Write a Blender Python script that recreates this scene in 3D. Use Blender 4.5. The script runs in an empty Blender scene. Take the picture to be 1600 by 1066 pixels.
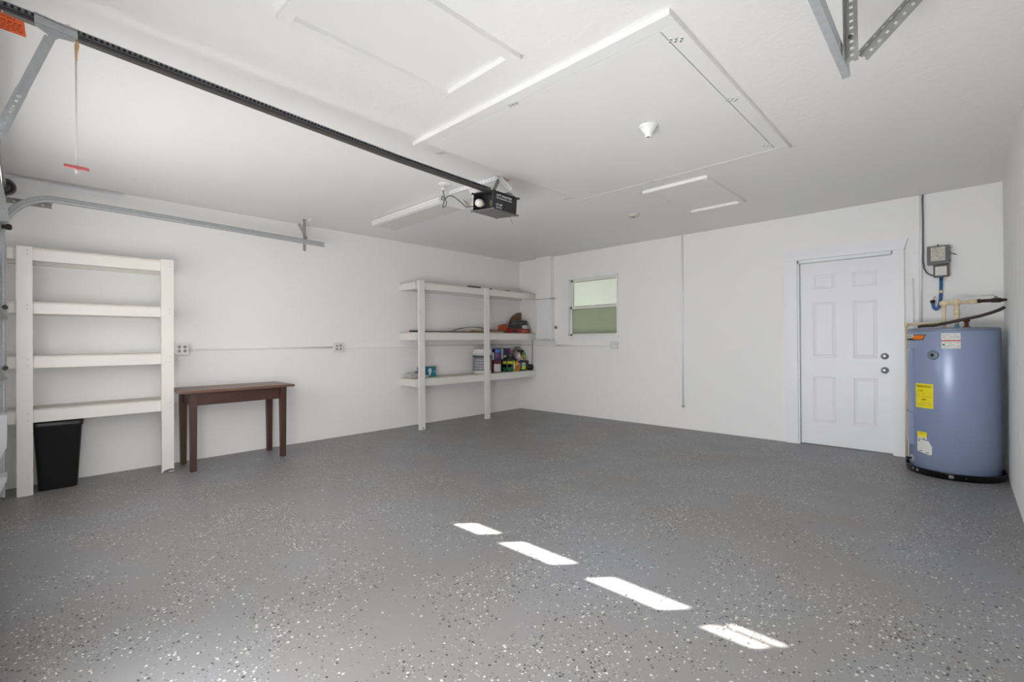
import bpy, bmesh, math, random
from mathutils import Vector, Matrix, noise
random.seed(7)
S = bpy.context.scene
COL = S.collection
PI = math.pi

# ------------------------------------------------------------------ camera
W, H = 5.83, 2.546            # room width (X) and height; back wall is Y=0, left wall X=0
YF = -6.125                   # inner face of the front wall
f_px, yaw, pitch, roll = 731.41, math.radians(43.8134), 0.003419, -0.0072206
Fv = Vector((-math.sin(yaw)*math.cos(pitch), math.cos(yaw)*math.cos(pitch), math.sin(pitch)))
Rv = Vector((math.cos(yaw), math.sin(yaw), 0))
Uv = Rv.cross(Fv)
c_, s_ = math.cos(roll), math.sin(roll)
R2 = Rv*c_ + Uv*s_
U2 = Uv*c_ - Rv*s_
cam_d = bpy.data.cameras.new('camera')
cam = bpy.data.objects.new('camera', cam_d)
COL.objects.link(cam)
cam_d.sensor_width = 36; cam_d.lens = f_px/1600*36
cam_d.shift_y = -1.43/1600
cam_d.clip_start = 0.02
M4 = Matrix.Identity(4)
for i in range(3):
    M4[i][0] = R2[i]; M4[i][1] = U2[i]; M4[i][2] = -Fv[i]
M4[0][3], M4[1][3], M4[2][3] = 5.5553, -5.9974, 1.16
cam.matrix_world = M4
S.camera = cam

# ------------------------------------------------------------------ world, sun, lights, exposure
S.view_settings.view_transform = 'Standard'
S.view_settings.look = 'None'
S.view_settings.exposure = 0.0
S.view_settings.gamma = 1.0
S.view_settings.use_curve_mapping = False
wd = bpy.data.worlds.new('sky'); S.world = wd; wd.use_nodes = True
wn = wd.node_tree.nodes; wn['Background'].inputs[0].default_value = (0.80, 0.92, 1.0, 1)
wn['Background'].inputs[1].default_value = 0.95

def lamp(name, kind, loc, direction, energy, color=(1, 1, 1), size=None, size_y=None, angle=None, spread=180):
    d = bpy.data.lights.new(name, kind); d.energy = energy; d.color = color
    o = bpy.data.objects.new(name, d); COL.objects.link(o); o.location = loc
    o.rotation_euler = Vector(direction).to_track_quat('-Z', 'Y').to_euler()
    if kind == 'AREA':
        d.shape = 'RECTANGLE'; d.size = size; d.size_y = size_y; d.spread = math.radians(spread)
    if kind == 'SUN' and angle is not None:
        d.angle = angle
    return o
lamp('sun', 'SUN', (0, -10, 8), (1.88, 2.085, -1.9), 50, (1, 0.96, 0.9), angle=math.radians(0.5))
# broad soft fill lamps added inside the closed garage door, behind the camera
lamp('fill_right', 'AREA', (4.5, -6.112, 0.6), (0, 1, 0), 56, (0.97, 0.985, 1), 1.8, 0.8)
lamp('fill_left', 'AREA', (1.9, -6.112, 1.4), (0, 1, 0), 22, (1, 0.985, 0.96), 2.0, 0.9)
lamp('fill_side', 'AREA', (3.0, -6.112, 1.0), (-1, 0.6, 0), 21, (1, 0.99, 0.975), 3.0, 1.4, spread=120)
lamp('fill_floor', 'AREA', (4.5, -6.112, 1.5), (0.05, 1, -0.42), 20, (0.96, 0.98, 1), 1.8, 0.8, spread=90)
lamp('fill_back', 'AREA', (4.2, -6.112, 0.7), (-0.15, 1, 0.42), 10, (1, 1, 1), 2.0, 0.8, spread=75)
# area lamp added for sunlit ground's greenish glow up through the back window
lamp('ground_bounce_fill', 'AREA', (1.5, 1.1, 0.25), (0, -0.75, 1), 26, (0.92, 1, 0.78), 1.4, 0.7)

# ------------------------------------------------------------------ materials
def srgb(r, g, b):
    def c(x):
        x /= 255
        return x/12.92 if x <= 0.04045 else ((x+0.055)/1.055)**2.4
    return (c(r), c(g), c(b), 1)

def mat(name, col, rough=0.5, metal=0.0, var=0.06, scale=8.0, bump=0.0, bscale=60.0, spec=0.5, stretch=None):
    m = bpy.data.materials.new(name); m.use_nodes = True
    nt = m.node_tree; N = nt.nodes; Lk = nt.links
    p = N['Principled BSDF']
    p.inputs['Roughness'].default_value = rough
    p.inputs['Metallic'].default_value = metal
    p.inputs['Specular IOR Level'].default_value = spec
    tc = N.new('ShaderNodeTexCoord')
    src = tc.outputs['Object']
    if stretch:
        mp = N.new('ShaderNodeMapping'); mp.inputs['Scale'].default_value = stretch
        Lk.new(src, mp.inputs[0]); src = mp.outputs[0]
    nz = N.new('ShaderNodeTexNoise'); nz.inputs['Scale'].default_value = scale
    nz.inputs['Detail'].default_value = 5
    Lk.new(src, nz.inputs['Vector'])
    mx = N.new('ShaderNodeMix'); mx.data_type = 'RGBA'
    lo = [max(0, c*(1-var*2)) for c in col[:3]]+[1]; hi = [min(1, c*(1+var*1.2)) for c in col[:3]]+[1]
    mx.inputs[6].default_value = lo; mx.inputs[7].default_value = hi
    Lk.new(nz.outputs[0], mx.inputs[0]); Lk.new(mx.outputs[2], p.inputs['Base Color'])
    if bump > 0:
        nb = N.new('ShaderNodeTexNoise'); nb.inputs['Scale'].default_value = bscale; nb.inputs['Detail'].default_value = 4
        Lk.new(src, nb.inputs['Vector'])
        bp = N.new('ShaderNodeBump'); bp.inputs['Strength'].default_value = bump; bp.inputs['Distance'].default_value = 0.004
        Lk.new(nb.outputs[0], bp.inputs['Height']); Lk.new(bp.outputs[0], p.inputs['Normal'])
    return m

def wall_mat(name, col, bump, dist, swirl=0.0, joints=False, sc=35, zs=1.0):
    m = mat(name, col, 0.75, 0, 0.008, 1.5, spec=0.3)
    nt = m.node_tree; N = nt.nodes; Lk = nt.links; p = N['Principled BSDF']
    ge = N.new('ShaderNodeNewGeometry')
    n1 = N.new('ShaderNodeTexNoise'); n1.inputs['Scale'].default_value = sc; n1.inputs['Detail'].default_value = 6
    n1.inputs['Roughness'].default_value = 0.6
    n1.inputs['Distortion'].default_value = swirl
    mpz = N.new('ShaderNodeMapping'); mpz.inputs['Scale'].default_value = (1, 1, zs)
    Lk.new(ge.outputs['Position'], mpz.inputs[0]); Lk.new(mpz.outputs[0], n1.inputs['Vector'])
    h = n1.outputs[0]
    if joints:
        sx = N.new('ShaderNodeSeparateXYZ'); Lk.new(ge.outputs['Position'], sx.inputs[0])
        md = N.new('ShaderNodeMath'); md.operation = 'PINGPONG'; md.inputs[1].default_value = 0.10
        Lk.new(sx.outputs[2], md.inputs[0])
        mr = N.new('ShaderNodeMapRange'); mr.inputs['From Min'].default_value = 0; mr.inputs['From Max'].default_value = 0.012
        mr.inputs['To Min'].default_value = -0.35; mr.inputs['To Max'].default_value = 0
        Lk.new(md.outputs[0], mr.inputs[0])
        ad = N.new('ShaderNodeMath'); ad.operation = 'ADD'; Lk.new(h, ad.inputs[0]); Lk.new(mr.outputs[0], ad.inputs[1])
        h = ad.outputs[0]
    bp = N.new('ShaderNodeBump'); bp.inputs['Strength'].default_value = bump; bp.inputs['Distance'].default_value = dist
    Lk.new(h, bp.inputs['Height']); Lk.new(bp.outputs[0], p.inputs['Normal'])
    return m

def floor_mat():
    m = bpy.data.materials.new('epoxy_floor'); m.use_nodes = True
    nt = m.node_tree; N = nt.nodes; L = nt.links; p = N['Principled BSDF']
    ge = N.new('ShaderNodeNewGeometry')
    pos = ge.outputs['Position']
    def math_(op, a, b=None):
        n = N.new('ShaderNodeMath'); n.operation = op
        for i, v in enumerate((a, b)):
            if v is None: continue
            if isinstance(v, (int, float)): n.inputs[i].default_value = v
            else: L.new(v, n.inputs[i])
        return n.outputs[0]
    def noise_(sc, det=3, rough=0.5):
        n = N.new('ShaderNodeTexNoise'); n.inputs['Scale'].default_value = sc; n.inputs['Detail'].default_value = det
        n.inputs['Roughness'].default_value = rough; L.new(pos, n.inputs['Vector']); return n.outputs[0]
    # base colour mottling: warm and cool greys
    r = N.new('ShaderNodeValToRGB'); L.new(noise_(0.9, 6, 0.6), r.inputs[0])
    e = r.color_ramp.elements
    e[0].position = 0.3; e[0].color = srgb(132, 129, 126)
    e[1].position = 0.7; e[1].color = srgb(138, 139, 143)
    col = r.outputs[0]
    st = N.new('ShaderNodeMapRange'); L.new(noise_(0.55, 4, 0.6), st.inputs[0])
    st.inputs['From Min'].default_value = 0.52; st.inputs['From Max'].default_value = 0.72
    st.inputs['To Max'].default_value = 0.28
    sm = N.new('ShaderNodeMix'); sm.data_type = 'RGBA'; L.new(st.outputs[0], sm.inputs[0]); L.new(col, sm.inputs[6])
    sm.inputs[7].default_value = srgb(140, 130, 120); col = sm.outputs[2]
    dens = N.new('ShaderNodeMapRange'); L.new(noise_(2.1, 6, 0.68), dens.inputs[0])
    dens.inputs['From Min'].default_value = 0.42; dens.inputs['From Max'].default_value = 0.70
    dens.inputs['To Min'].default_value = 0.05; dens.inputs['To Max'].default_value = 1.05
    def flakes(scale, rad, dmul, seed, white, black):
        nonlocal col
        mp = N.new('ShaderNodeMapping'); mp.inputs['Location'].default_value = (seed, seed*2, 0)
        mp.inputs['Scale'].default_value = (1, 1, 0)
        dn = N.new('ShaderNodeTexNoise'); dn.inputs['Scale'].default_value = scale*1.2; dn.inputs['Detail'].default_value = 1
        L.new(pos, dn.inputs['Vector'])
        sc = N.new('ShaderNodeVectorMath'); sc.operation = 'SCALE'; sc.inputs['Scale'].default_value = 0.5/scale
        L.new(dn.outputs['Color'], sc.inputs[0])
        ad = N.new('ShaderNodeVectorMath'); ad.operation = 'ADD'; L.new(pos, ad.inputs[0]); L.new(sc.outputs[0], ad.inputs[1])
        L.new(ad.outputs[0], mp.inputs[0])
        v = N.new('ShaderNodeTexVoronoi'); v.inputs['Scale'].default_value = scale; v.voronoi_dimensions = '3D'
        L.new(mp.outputs[0], v.inputs['Vector'])
        sp = N.new('ShaderNodeSeparateColor'); L.new(v.outputs['Color'], sp.inputs[0])
        keep = math_('LESS_THAN', sp.outputs[0], math_('MULTIPLY', dens.outputs[0], dmul))
        rr = math_('ADD', math_('MULTIPLY', sp.outputs[2], rad*0.7), rad*0.5)
        near = math_('LESS_THAN', v.outputs['Distance'], rr)
        k = math_('MULTIPLY', keep, near)
        isw = math_('GREATER_THAN', sp.outputs[1], 0.42)
        mc = N.new('ShaderNodeMix'); mc.data_type = 'RGBA'; L.new(isw, mc.inputs[0])
        mc.inputs[6].default_value = black; mc.inputs[7].default_value = white
        mx = N.new('ShaderNodeMix'); mx.data_type = 'RGBA'; L.new(k, mx.inputs[0])
        L.new(col, mx.inputs[6]); L.new(mc.outputs[2], mx.inputs[7]); col = mx.outputs[2]
    flakes(70, 0.31, 1.0, 3.1, srgb(214, 211, 204), srgb(40, 40, 45))
    flakes(125, 0.34, 0.85, 9.7, srgb(178, 176, 172), srgb(58, 58, 62))
    # faint scuffs
    L.new(col, p.inputs['Base Color'])
    rg = N.new('ShaderNodeMapRange'); L.new(noise_(3.0, 4), rg.inputs[0])
    rg.inputs['To Min'].default_value = 0.36; rg.inputs['To Max'].default_value = 0.56
    L.new(rg.outputs[0], p.inputs['Roughness'])
    bp = N.new('ShaderNodeBump'); bp.inputs['Strength'].default_value = 0.12; bp.inputs['Distance'].default_value = 0.003
    L.new(noise_(40, 4), bp.inputs['Height']); L.new(bp.outputs[0], p.inputs['Normal'])
    return m

WHITE = srgb(231, 230, 228)
M = {}
M['wall'] = wall_mat('wall_paint', srgb(241, 240, 239), 0.35, 0.006, 0.5, True, 28)
M['wall_rough'] = wall_mat('rough_wall_paint', srgb(241, 240, 239), 1.0, 0.03, 1.0, False, 12, 0.22)
M['ceiling'] = wall_mat('textured_ceiling', srgb(241, 240, 238), 0.32, 0.008, 2.0, False, 11)
M['floor'] = floor_mat()
M['trim'] = mat('white_gloss_paint', srgb(238, 238, 240), 0.38, 0, 0.015, 4)
M['panel'] = mat('smooth_ceiling_panel', srgb(239, 238, 236), 0.5, 0, 0.015, 2)
M['wood_white'] = mat('white_painted_lumber', srgb(232, 228, 222), 0.55, 0, 0.05, 3, 0.25, 30, stretch=(1, 0.25, 1))
M['shelf_top'] = mat('scuffed_white_shelf', srgb(214, 208, 199), 0.6, 0, 0.14, 9)
M['galv'] = mat('galvanised_steel', srgb(190, 192, 194), 0.45, 0.2, 0.12, 45)
M['galv_dark'] = mat('dull_galvanised_steel', srgb(150, 150, 148), 0.5, 0.2, 0.16, 50)
M['rail_dark'] = mat('dark_rail_steel', srgb(84, 78, 75), 0.42, 0.3, 0.1, 20)
M['rail_web'] = mat('grey_rail_web', srgb(98, 99, 102), 0.42, 0.3, 0.1, 20)
M['rail_top'] = mat('rail_top_steel', srgb(160, 162, 165), 0.45, 0.3, 0.1, 20)
M['black'] = mat('black_plastic', srgb(22, 22, 26), 0.42, 0, 0.15, 12)
M['opener'] = mat('charcoal_enamel', srgb(44, 44, 46), 0.42, 0.1, 0.1, 12)
M['dark'] = mat('dark_hole', srgb(10, 10, 10), 0.8, 0, 0.0, 5)
M['tank'] = mat('blue_grey_enamel', srgb(142, 156, 186), 0.27, 0.1, 0.03, 3)
M['tank_cap'] = mat('grey_enamel', srgb(120, 130, 146), 0.35, 0.1, 0.03, 3)
M['pan'] = mat('black_drain_pan', srgb(14, 14, 16), 0.3, 0, 0.1, 20)
M['cream'] = mat('cream_pipe_plastic', srgb(226, 208, 172), 0.45, 0, 0.04, 6)
M['copper'] = mat('tarnished_brass', srgb(112, 78, 52), 0.5, 0.6, 0.2, 50)
M['hose'] = mat('dark_brown_hose', srgb(62, 52, 46), 0.6, 0, 0.25, 40)
M['rust'] = mat('rusty_valve', srgb(60, 42, 38), 0.6, 0.4, 0.3, 60)
M['blue'] = mat('blue_conduit', srgb(36, 92, 150), 0.35, 0, 0.06, 10)
M['chrome'] = mat('brushed_chrome', srgb(175, 175, 178), 0.22, 0.95, 0.05, 20)
M['greybox'] = mat('grey_metal_box', srgb(96, 96, 98), 0.42, 0.35, 0.1, 20)
M['label_w'] = mat('white_label', srgb(222, 222, 216), 0.6, 0, 0.02, 8)
M['label_c'] = mat('cream_label', srgb(208, 204, 188), 0.6, 0, 0.03, 8)
M['yellow'] = mat('yellow_label', srgb(238, 218, 20), 0.5, 0, 0.03, 8)
M['orange'] = mat('orange_label', srgb(240, 120, 10), 0.5, 0, 0.03, 8)
M['caution'] = mat('orange_warning_card', srgb(255, 116, 58), 0.6, 0, 0.03, 8)
M['ink'] = mat('black_ink', srgb(20, 20, 20), 0.6, 0, 0, 8)
M['ink_g'] = mat('grey_ink', srgb(120, 118, 112), 0.6, 0, 0, 8)
M['ink_r'] = mat('red_ink', srgb(180, 60, 36), 0.6, 0, 0, 8)
M['ink_dr'] = mat('dark_red_ink', srgb(150, 30, 14), 0.6, 0, 0, 8)
M['ink_w'] = mat('white_ink', srgb(215, 215, 215), 0.6, 0, 0, 8)
M['rope'] = mat('white_cord', srgb(250, 248, 244), 0.7, 0, 0.03, 40)
M['rope_tan'] = mat('tan_knot', srgb(222, 184, 140), 0.8, 0, 0.08, 40)
M['pink'] = mat('faded_red_plastic', srgb(226, 120, 120), 0.5, 0, 0.05, 20)
M['walnut'] = mat('reddish_brown_wood', srgb(74, 44, 36), 0.42, 0, 0.30, 5, 0.15, 40, stretch=(3, 0.6, 3))
M['walnut_leg'] = mat('reddish_brown_leg_wood', srgb(74, 46, 36), 0.45, 0, 0.30, 6, 0.15, 40, stretch=(4, 4, 0.5))
M['walnut_top'] = mat('worn_brown_tabletop', srgb(116, 84, 68), 0.36, 0, 0.28, 5, 0.1, 40, stretch=(5, 0.5, 3))
M['alu'] = mat('painted_window_frame', srgb(234, 232, 226), 0.4, 0.0, 0.03, 10)
M['gasket'] = mat('grey_window_gasket', srgb(122, 120, 110), 0.6, 0, 0.05, 10)
M['porcelain'] = mat('white_porcelain', srgb(238, 238, 236), 0.2, 0, 0.01, 10)
M['bulb'] = mat('frosted_bulb_glass', srgb(226, 222, 214), 0.3, 0, 0.02, 10)
M['white_pl'] = mat('white_plastic', srgb(226, 226, 224), 0.4, 0, 0.02, 10)
M['outlet_grey'] = mat('grey_receptacle', srgb(156, 154, 149), 0.5, 0, 0.05, 30)
M['cable'] = mat('grey_black_cable', srgb(88, 88, 90), 0.5, 0, 0.1, 30)
M['diffuser'] = mat('fixture_diffuser', srgb(222, 219, 214), 0.45, 0, 0.01, 4)
M['jute'] = mat('bare_wood_board', srgb(196, 172, 146), 0.7, 0, 0.15, 20)
def M_(name, rgb, rough=0.5, metal=0, var=0.1, scale=20):
    if name not in M: M[name] = mat(name, srgb(*rgb), rough, metal, var, scale)
    return M[name]

def pane_mat(name, tint):
    m = bpy.data.materials.new(name); m.use_nodes = True
    nt = m.node_tree; N = nt.nodes; L = nt.links
    N.remove(N['Principled BSDF']); out = N['Material Output']
    tr = N.new('ShaderNodeBsdfTransparent'); tr.inputs[0].default_value = tint
    tl = N.new('ShaderNodeBsdfTranslucent'); tl.inputs[0].default_value = tint
    gl = N.new('ShaderNodeBsdfGlossy'); gl.inputs['Roughness'].default_value = 0.25
    nz = N.new('ShaderNodeTexNoise'); nz.inputs['Scale'].default_value = 2.5
    mp = N.new('ShaderNodeMapping'); mp.inputs['Scale'].default_value = (1, 1, 0.15)
    tc = N.new('ShaderNodeTexCoord'); L.new(tc.outputs['Object'], mp.inputs[0]); L.new(mp.outputs[0], nz.inputs['Vector'])
    mr = N.new('ShaderNodeMapRange'); mr.inputs['To Min'].default_value = 0.72; mr.inputs['To Max'].default_value = 0.95
    L.new(nz.outputs[0], mr.inputs[0])
    a = N.new('ShaderNodeMixShader'); L.new(mr.outputs[0], a.inputs[0]); L.new(tr.outputs[0], a.inputs[1]); L.new(tl.outputs[0], a.inputs[2])
    b = N.new('ShaderNodeMixShader'); b.inputs[0].default_value = 0.06; L.new(a.outputs[0], b.inputs[1]); L.new(gl.outputs[0], b.inputs[2])
    L.new(b.outputs[0], out.inputs['Surface'])
    return m
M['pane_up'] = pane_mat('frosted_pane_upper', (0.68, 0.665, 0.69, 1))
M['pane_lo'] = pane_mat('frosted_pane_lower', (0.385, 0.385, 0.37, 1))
M['hedge'] = mat('hedge_leaves', srgb(118, 130, 100), 0.8, 0, 0.3, 6)
M['lawn'] = mat('lawn_ground', srgb(140, 146, 118), 0.9, 0, 0.2, 4)

# ------------------------------------------------------------------ mesh helpers
class MB:
    def __init__(s): s.b = bmesh.new()
    def box(s, x0, x1, y0, y1, z0, z1, bev=0.0, mtx=None):
        r = bmesh.ops.create_cube(s.b, size=1)
        vs = r['verts']
        for v in vs:
            v.co = Vector(((x0+x1)/2+v.co.x*(x1-x0), (y0+y1)/2+v.co.y*(y1-y0), (z0+z1)/2+v.co.z*(z1-z0)))
        if bev > 0:
            es = list({e for v in vs for e in v.link_edges})
            g = bmesh.ops.bevel(s.b, geom=es, offset=bev, segments=2, affect='EDGES', clamp_overlap=True)
            vs = list({v for v in g['verts']} | {v for v in vs if v.is_valid})
        if mtx is not None:
            for v in vs:
                if v.is_valid: v.co = mtx @ v.co
        return s
    def bar(s, p0, p1, w, t, up=(0, 0, 1)):
        """rectangular bar from p0 to p1, w across, t along up"""
        p0, p1 = Vector(p0), Vector(p1); d = (p1-p0); l = d.length; d.normalize()
        u = Vector(up); u = (u - d*u.dot(d)).normalized(); r = d.cross(u)
        vs = []
        for a in (0, 1):
            for (i, j) in ((-1, -1), (1, -1), (1, 1), (-1, 1)):
                vs.append(s.b.verts.new(p0+d*l*a+r*(i*w/2)+u*(j*t/2)))
        F = [(0, 1, 2, 3), (7, 6, 5, 4), (0, 4, 5, 1), (1, 5, 6, 2), (2, 6, 7, 3), (3, 7, 4, 0)]
        for q in F: s.b.faces.new([vs[k] for k in q])
        return s
    def cyl(s, p0, p1, r, r2=None, n=20, caps=True):
        return s.tube([p0, p1], r if r2 is None else [r, r2], n, caps)
    def tube(s, pts, r, n=10, caps=True):
        pts = [Vector(p) for p in pts]; m = len(pts)
        rs = [r]*m if isinstance(r, (int, float)) else list(r)
        rings = []; pu = None
        for i, p in enumerate(pts):
            a = pts[max(0, i-1)]; c = pts[min(m-1, i+1)]; d = (c-a)
            if d.length < 1e-9: d = Vector((0, 0, 1))
            d.normalize()
            if pu is None:
                pu = Vector((0, 0, 1)) if abs(d.z) < 0.9 else Vector((1, 0, 0))
            u = pu - d*pu.dot(d)
            if u.length < 1e-6: u = d.orthogonal()
            u.normalize(); pu = u; v = d.cross(u)
            rings.append([s.b.verts.new(p+(u*math.cos(2*PI*k/n)+v*math.sin(2*PI*k/n))*max(rs[i], 1e-5)) for k in range(n)])
        for i in range(m-1):
            for k in range(n):
                f = s.b.faces.new((rings[i][k], rings[i][(k+1) % n], rings[i+1][(k+1) % n], rings[i+1][k])); f.smooth = n > 6
        if caps:
            s.b.faces.new(list(reversed(rings[0]))); s.b.faces.new(rings[-1])
        return s
    def lathe(s, prof, c=(0, 0, 0), n=32, axis='Z', mtx=None):
        rings = []
        for (r, h) in prof:
            ring = []
            for k in range(n):
                a = 2*PI*k/n
                if axis == 'Z': q = Vector((r*math.cos(a), r*math.sin(a), h))
                elif axis == 'Y': q = Vector((r*math.cos(a), h, r*math.sin(a)))
                else: q = Vector((h, r*math.cos(a), r*math.sin(a)))
                if mtx is not None: q = mtx @ q
                ring.append(s.b.verts.new(q+Vector(c)))
            rings.append(ring)
        for i in range(len(rings)-1):
            for k in range(n):
                f = s.b.faces.new((rings[i][k], rings[i][(k+1) % n], rings[i+1][(k+1) % n], rings[i+1][k])); f.smooth = True
        if prof[0][0] > 1e-4: s.b.faces.new(list(reversed(rings[0])))
        if prof[-1][0] > 1e-4: s.b.faces.new(rings[-1])
        return s
    def prism(s, poly, axis, a, b):
        """extrude a 2D polygon along an axis between a and b"""
        def P(u, v, w):
            return {'X': (w, u, v), 'Y': (u, w, v), 'Z': (u, v, w)}[axis]
        A = [s.b.verts.new(P(u, v, a)) for u, v in poly]; B = [s.b.verts.new(P(u, v, b)) for u, v in poly]
        n = len(poly)
        for i in range(n): s.b.faces.new((A[i], A[(i+1) % n], B[(i+1) % n], B[i]))
        s.b.faces.new(list(reversed(A))); s.b.faces.new(B)
        return s
    def patch(s, c, r, az0, az1, z0, z1, th=0.002, n=8, cut=None):
        """curved plate around a vertical cylinder; azimuth 0 faces -Y, positive to +X"""
        vs = []
        for k in range(n+1):
            a = math.radians(az0+(az1-az0)*k/n)
            zz0, zz1 = (z0, z1) if cut is None else cut(k/n)
            for rr in (r, r+th):
                for z in (zz0, zz1):
                    vs.append(s.b.verts.new((c[0]+rr*math.sin(a), c[1]-rr*math.cos(a), z)))
        for k in range(n):
            o = 4*k
            for q in ((2, 3, 7, 6), (0, 4, 5, 1), (1, 5, 7, 3), (0, 2, 6, 4)):
                f = s.b.faces.new([vs[o+i] for i in q])
        s.b.faces.new([vs[i] for i in (0, 1, 3, 2)]); e = 4*n
        s.b.faces.new([vs[e+i] for i in (0, 2, 3, 1)])
        return s
    def mesh(s, name):
        bmesh.ops.recalc_face_normals(s.b, faces=s.b.faces)
        me = bpy.data.meshes.new(name); s.b.to_mesh(me); s.b.free(); return me
    def build(s, name, m, parent=None, origin=None):
        me = s.mesh(name); me.materials.append(m)
        o = bpy.data.objects.new(name, me); COL.objects.link(o)
        if parent is not None:
            o.parent = parent
            off = world_loc(parent)
            me.transform(Matrix.Translation(-off))
        elif origin is not None:
            me.transform(Matrix.Translation(-Vector(origin))); o.location = origin
        return o

def world_loc(o):
    v = Vector((0, 0, 0))
    while o is not None:
        v += o.location; o = o.parent
    return v

def tag(o, label=None, cat=None, group=None, kind=None):
    if label: o['label'] = label
    if cat: o['category'] = cat
    if group: o['group'] = group
    if kind: o['kind'] = kind
    return o

def thing(name, loc, label, cat, group=None):
    o = bpy.data.objects.new(name, None); COL.objects.link(o); o.location = loc; o.empty_display_size = 0.05
    return tag(o, label, cat, group)

def struct(name, loc=(0, 0, 0)):
    o = bpy.data.objects.new(name, None); COL.objects.link(o); o.location = loc; o['kind'] = 'structure'
    return o

def text_mesh(txt, size, depth=0.0005):
    cu = bpy.data.curves.new('text', 'FONT'); cu.body = txt; cu.size = size; cu.extrude = depth
    cu.align_x = 'CENTER'; cu.align_y = 'CENTER'; cu.resolution_u = 2
    o = bpy.data.objects.new('tmp', cu); COL.objects.link(o)
    dg = bpy.context.evaluated_depsgraph_get()
    me = bpy.data.meshes.new_from_object(o.evaluated_get(dg))
    bpy.data.objects.remove(o); bpy.data.curves.remove(cu)
    return me

def flat_text(txt, size, m, parent, origin, xdir, ydir, name='lettering', width=None):
    me = text_mesh(txt, size); me.materials.clear(); me.materials.append(m)
    X = Vector(xdir).normalized(); Y = Vector(ydir).normalized(); Z = X.cross(Y)
    sx = 1.0
    if width:
        ww = max(v.co.x for v in me.vertices)-min(v.co.x for v in me.vertices); sx = width/ww
    off = Vector(origin)-(world_loc(parent) if parent else Vector())
    for v in me.vertices: v.co = off + X*v.co.x*sx + Y*v.co.y + Z*v.co.z
    o = bpy.data.objects.new(name, me); COL.objects.link(o)
    if parent: o.parent = parent
    return o

def curved_text(txt, size, m, parent, c, r, az, z, width=None, name='lettering'):
    me = text_mesh(txt, size); me.materials.clear(); me.materials.append(m)
    sx = 1.0
    if width:
        ww = max(v.co.x for v in me.vertices)-min(v.co.x for v in me.vertices); sx = width/ww
    wl = world_loc(parent)
    for v in me.vertices:
        a = math.radians(az)+v.co.x*sx/r; rr = r+v.co.z
        v.co = Vector((c[0]+rr*math.sin(a), c[1]-rr*math.cos(a), z+v.co.y))-wl
    o = bpy.data.objects.new(name, me); COL.objects.link(o); o.parent = parent
    return o

# ------------------------------------------------------------------ the room shell
def shell():
    MB().box(-0.15, W+0.15, -8.5, 0.15, -0.1, 0).build('floor', M['floor'])['kind'] = 'structure'
    MB().box(-0.15, W+0.15, YF-0.12, 0.15, H, H+0.12).build('ceiling', M['ceiling'])['kind'] = 'structure'
    MB().box(-0.15, 0, YF-0.12, 0.15, 0, H).build('wall_left', M['wall'])['kind'] = 'structure'
    MB().box(W, W+0.15, YF-0.12, 0.15, 0, H).build('wall_right', M['wall_rough'])['kind'] = 'structure'
    # back wall with window and door openings
    wx0, wx1, wz0, wz1 = 1.055, 1.935, 1.235, 2.135
    dx0, dx1, dz1 = 4.235, 5.075, 2.02
    b = MB()
    b.box(0, wx0, 0, 0.15, 0, H); b.box(wx0, wx1, 0, 0.15, 0, wz0); b.box(wx0, wx1, 0, 0.15, wz1, H)
    b.box(wx1, dx0, 0, 0.15, 0, H); b.box(dx0, dx1, 0, 0.15, dz1, H); b.box(dx1, W, 0, 0.15, 0, H)
    b.build('wall_back', M['wall'])['kind'] = 'structure'
    # front wall round the garage door
    b = MB()
    b.box(0, 0.36, YF-0.12, YF-0.05, 0, H); b.box(5.22, W, YF-0.12, YF-0.05, 0, H); b.box(0.36, 5.22, YF-0.12, YF-0.05, 2.10, H)
    b.build('wall_front', M['wall'])['kind'] = 'structure'
    # boxed-in chase above the electrical panel
    MB().box(0.455, 0.768, -0.10, 0, 1.862, H).build('trim_1', M['wall'])['kind'] = 'structure'
shell()

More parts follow.
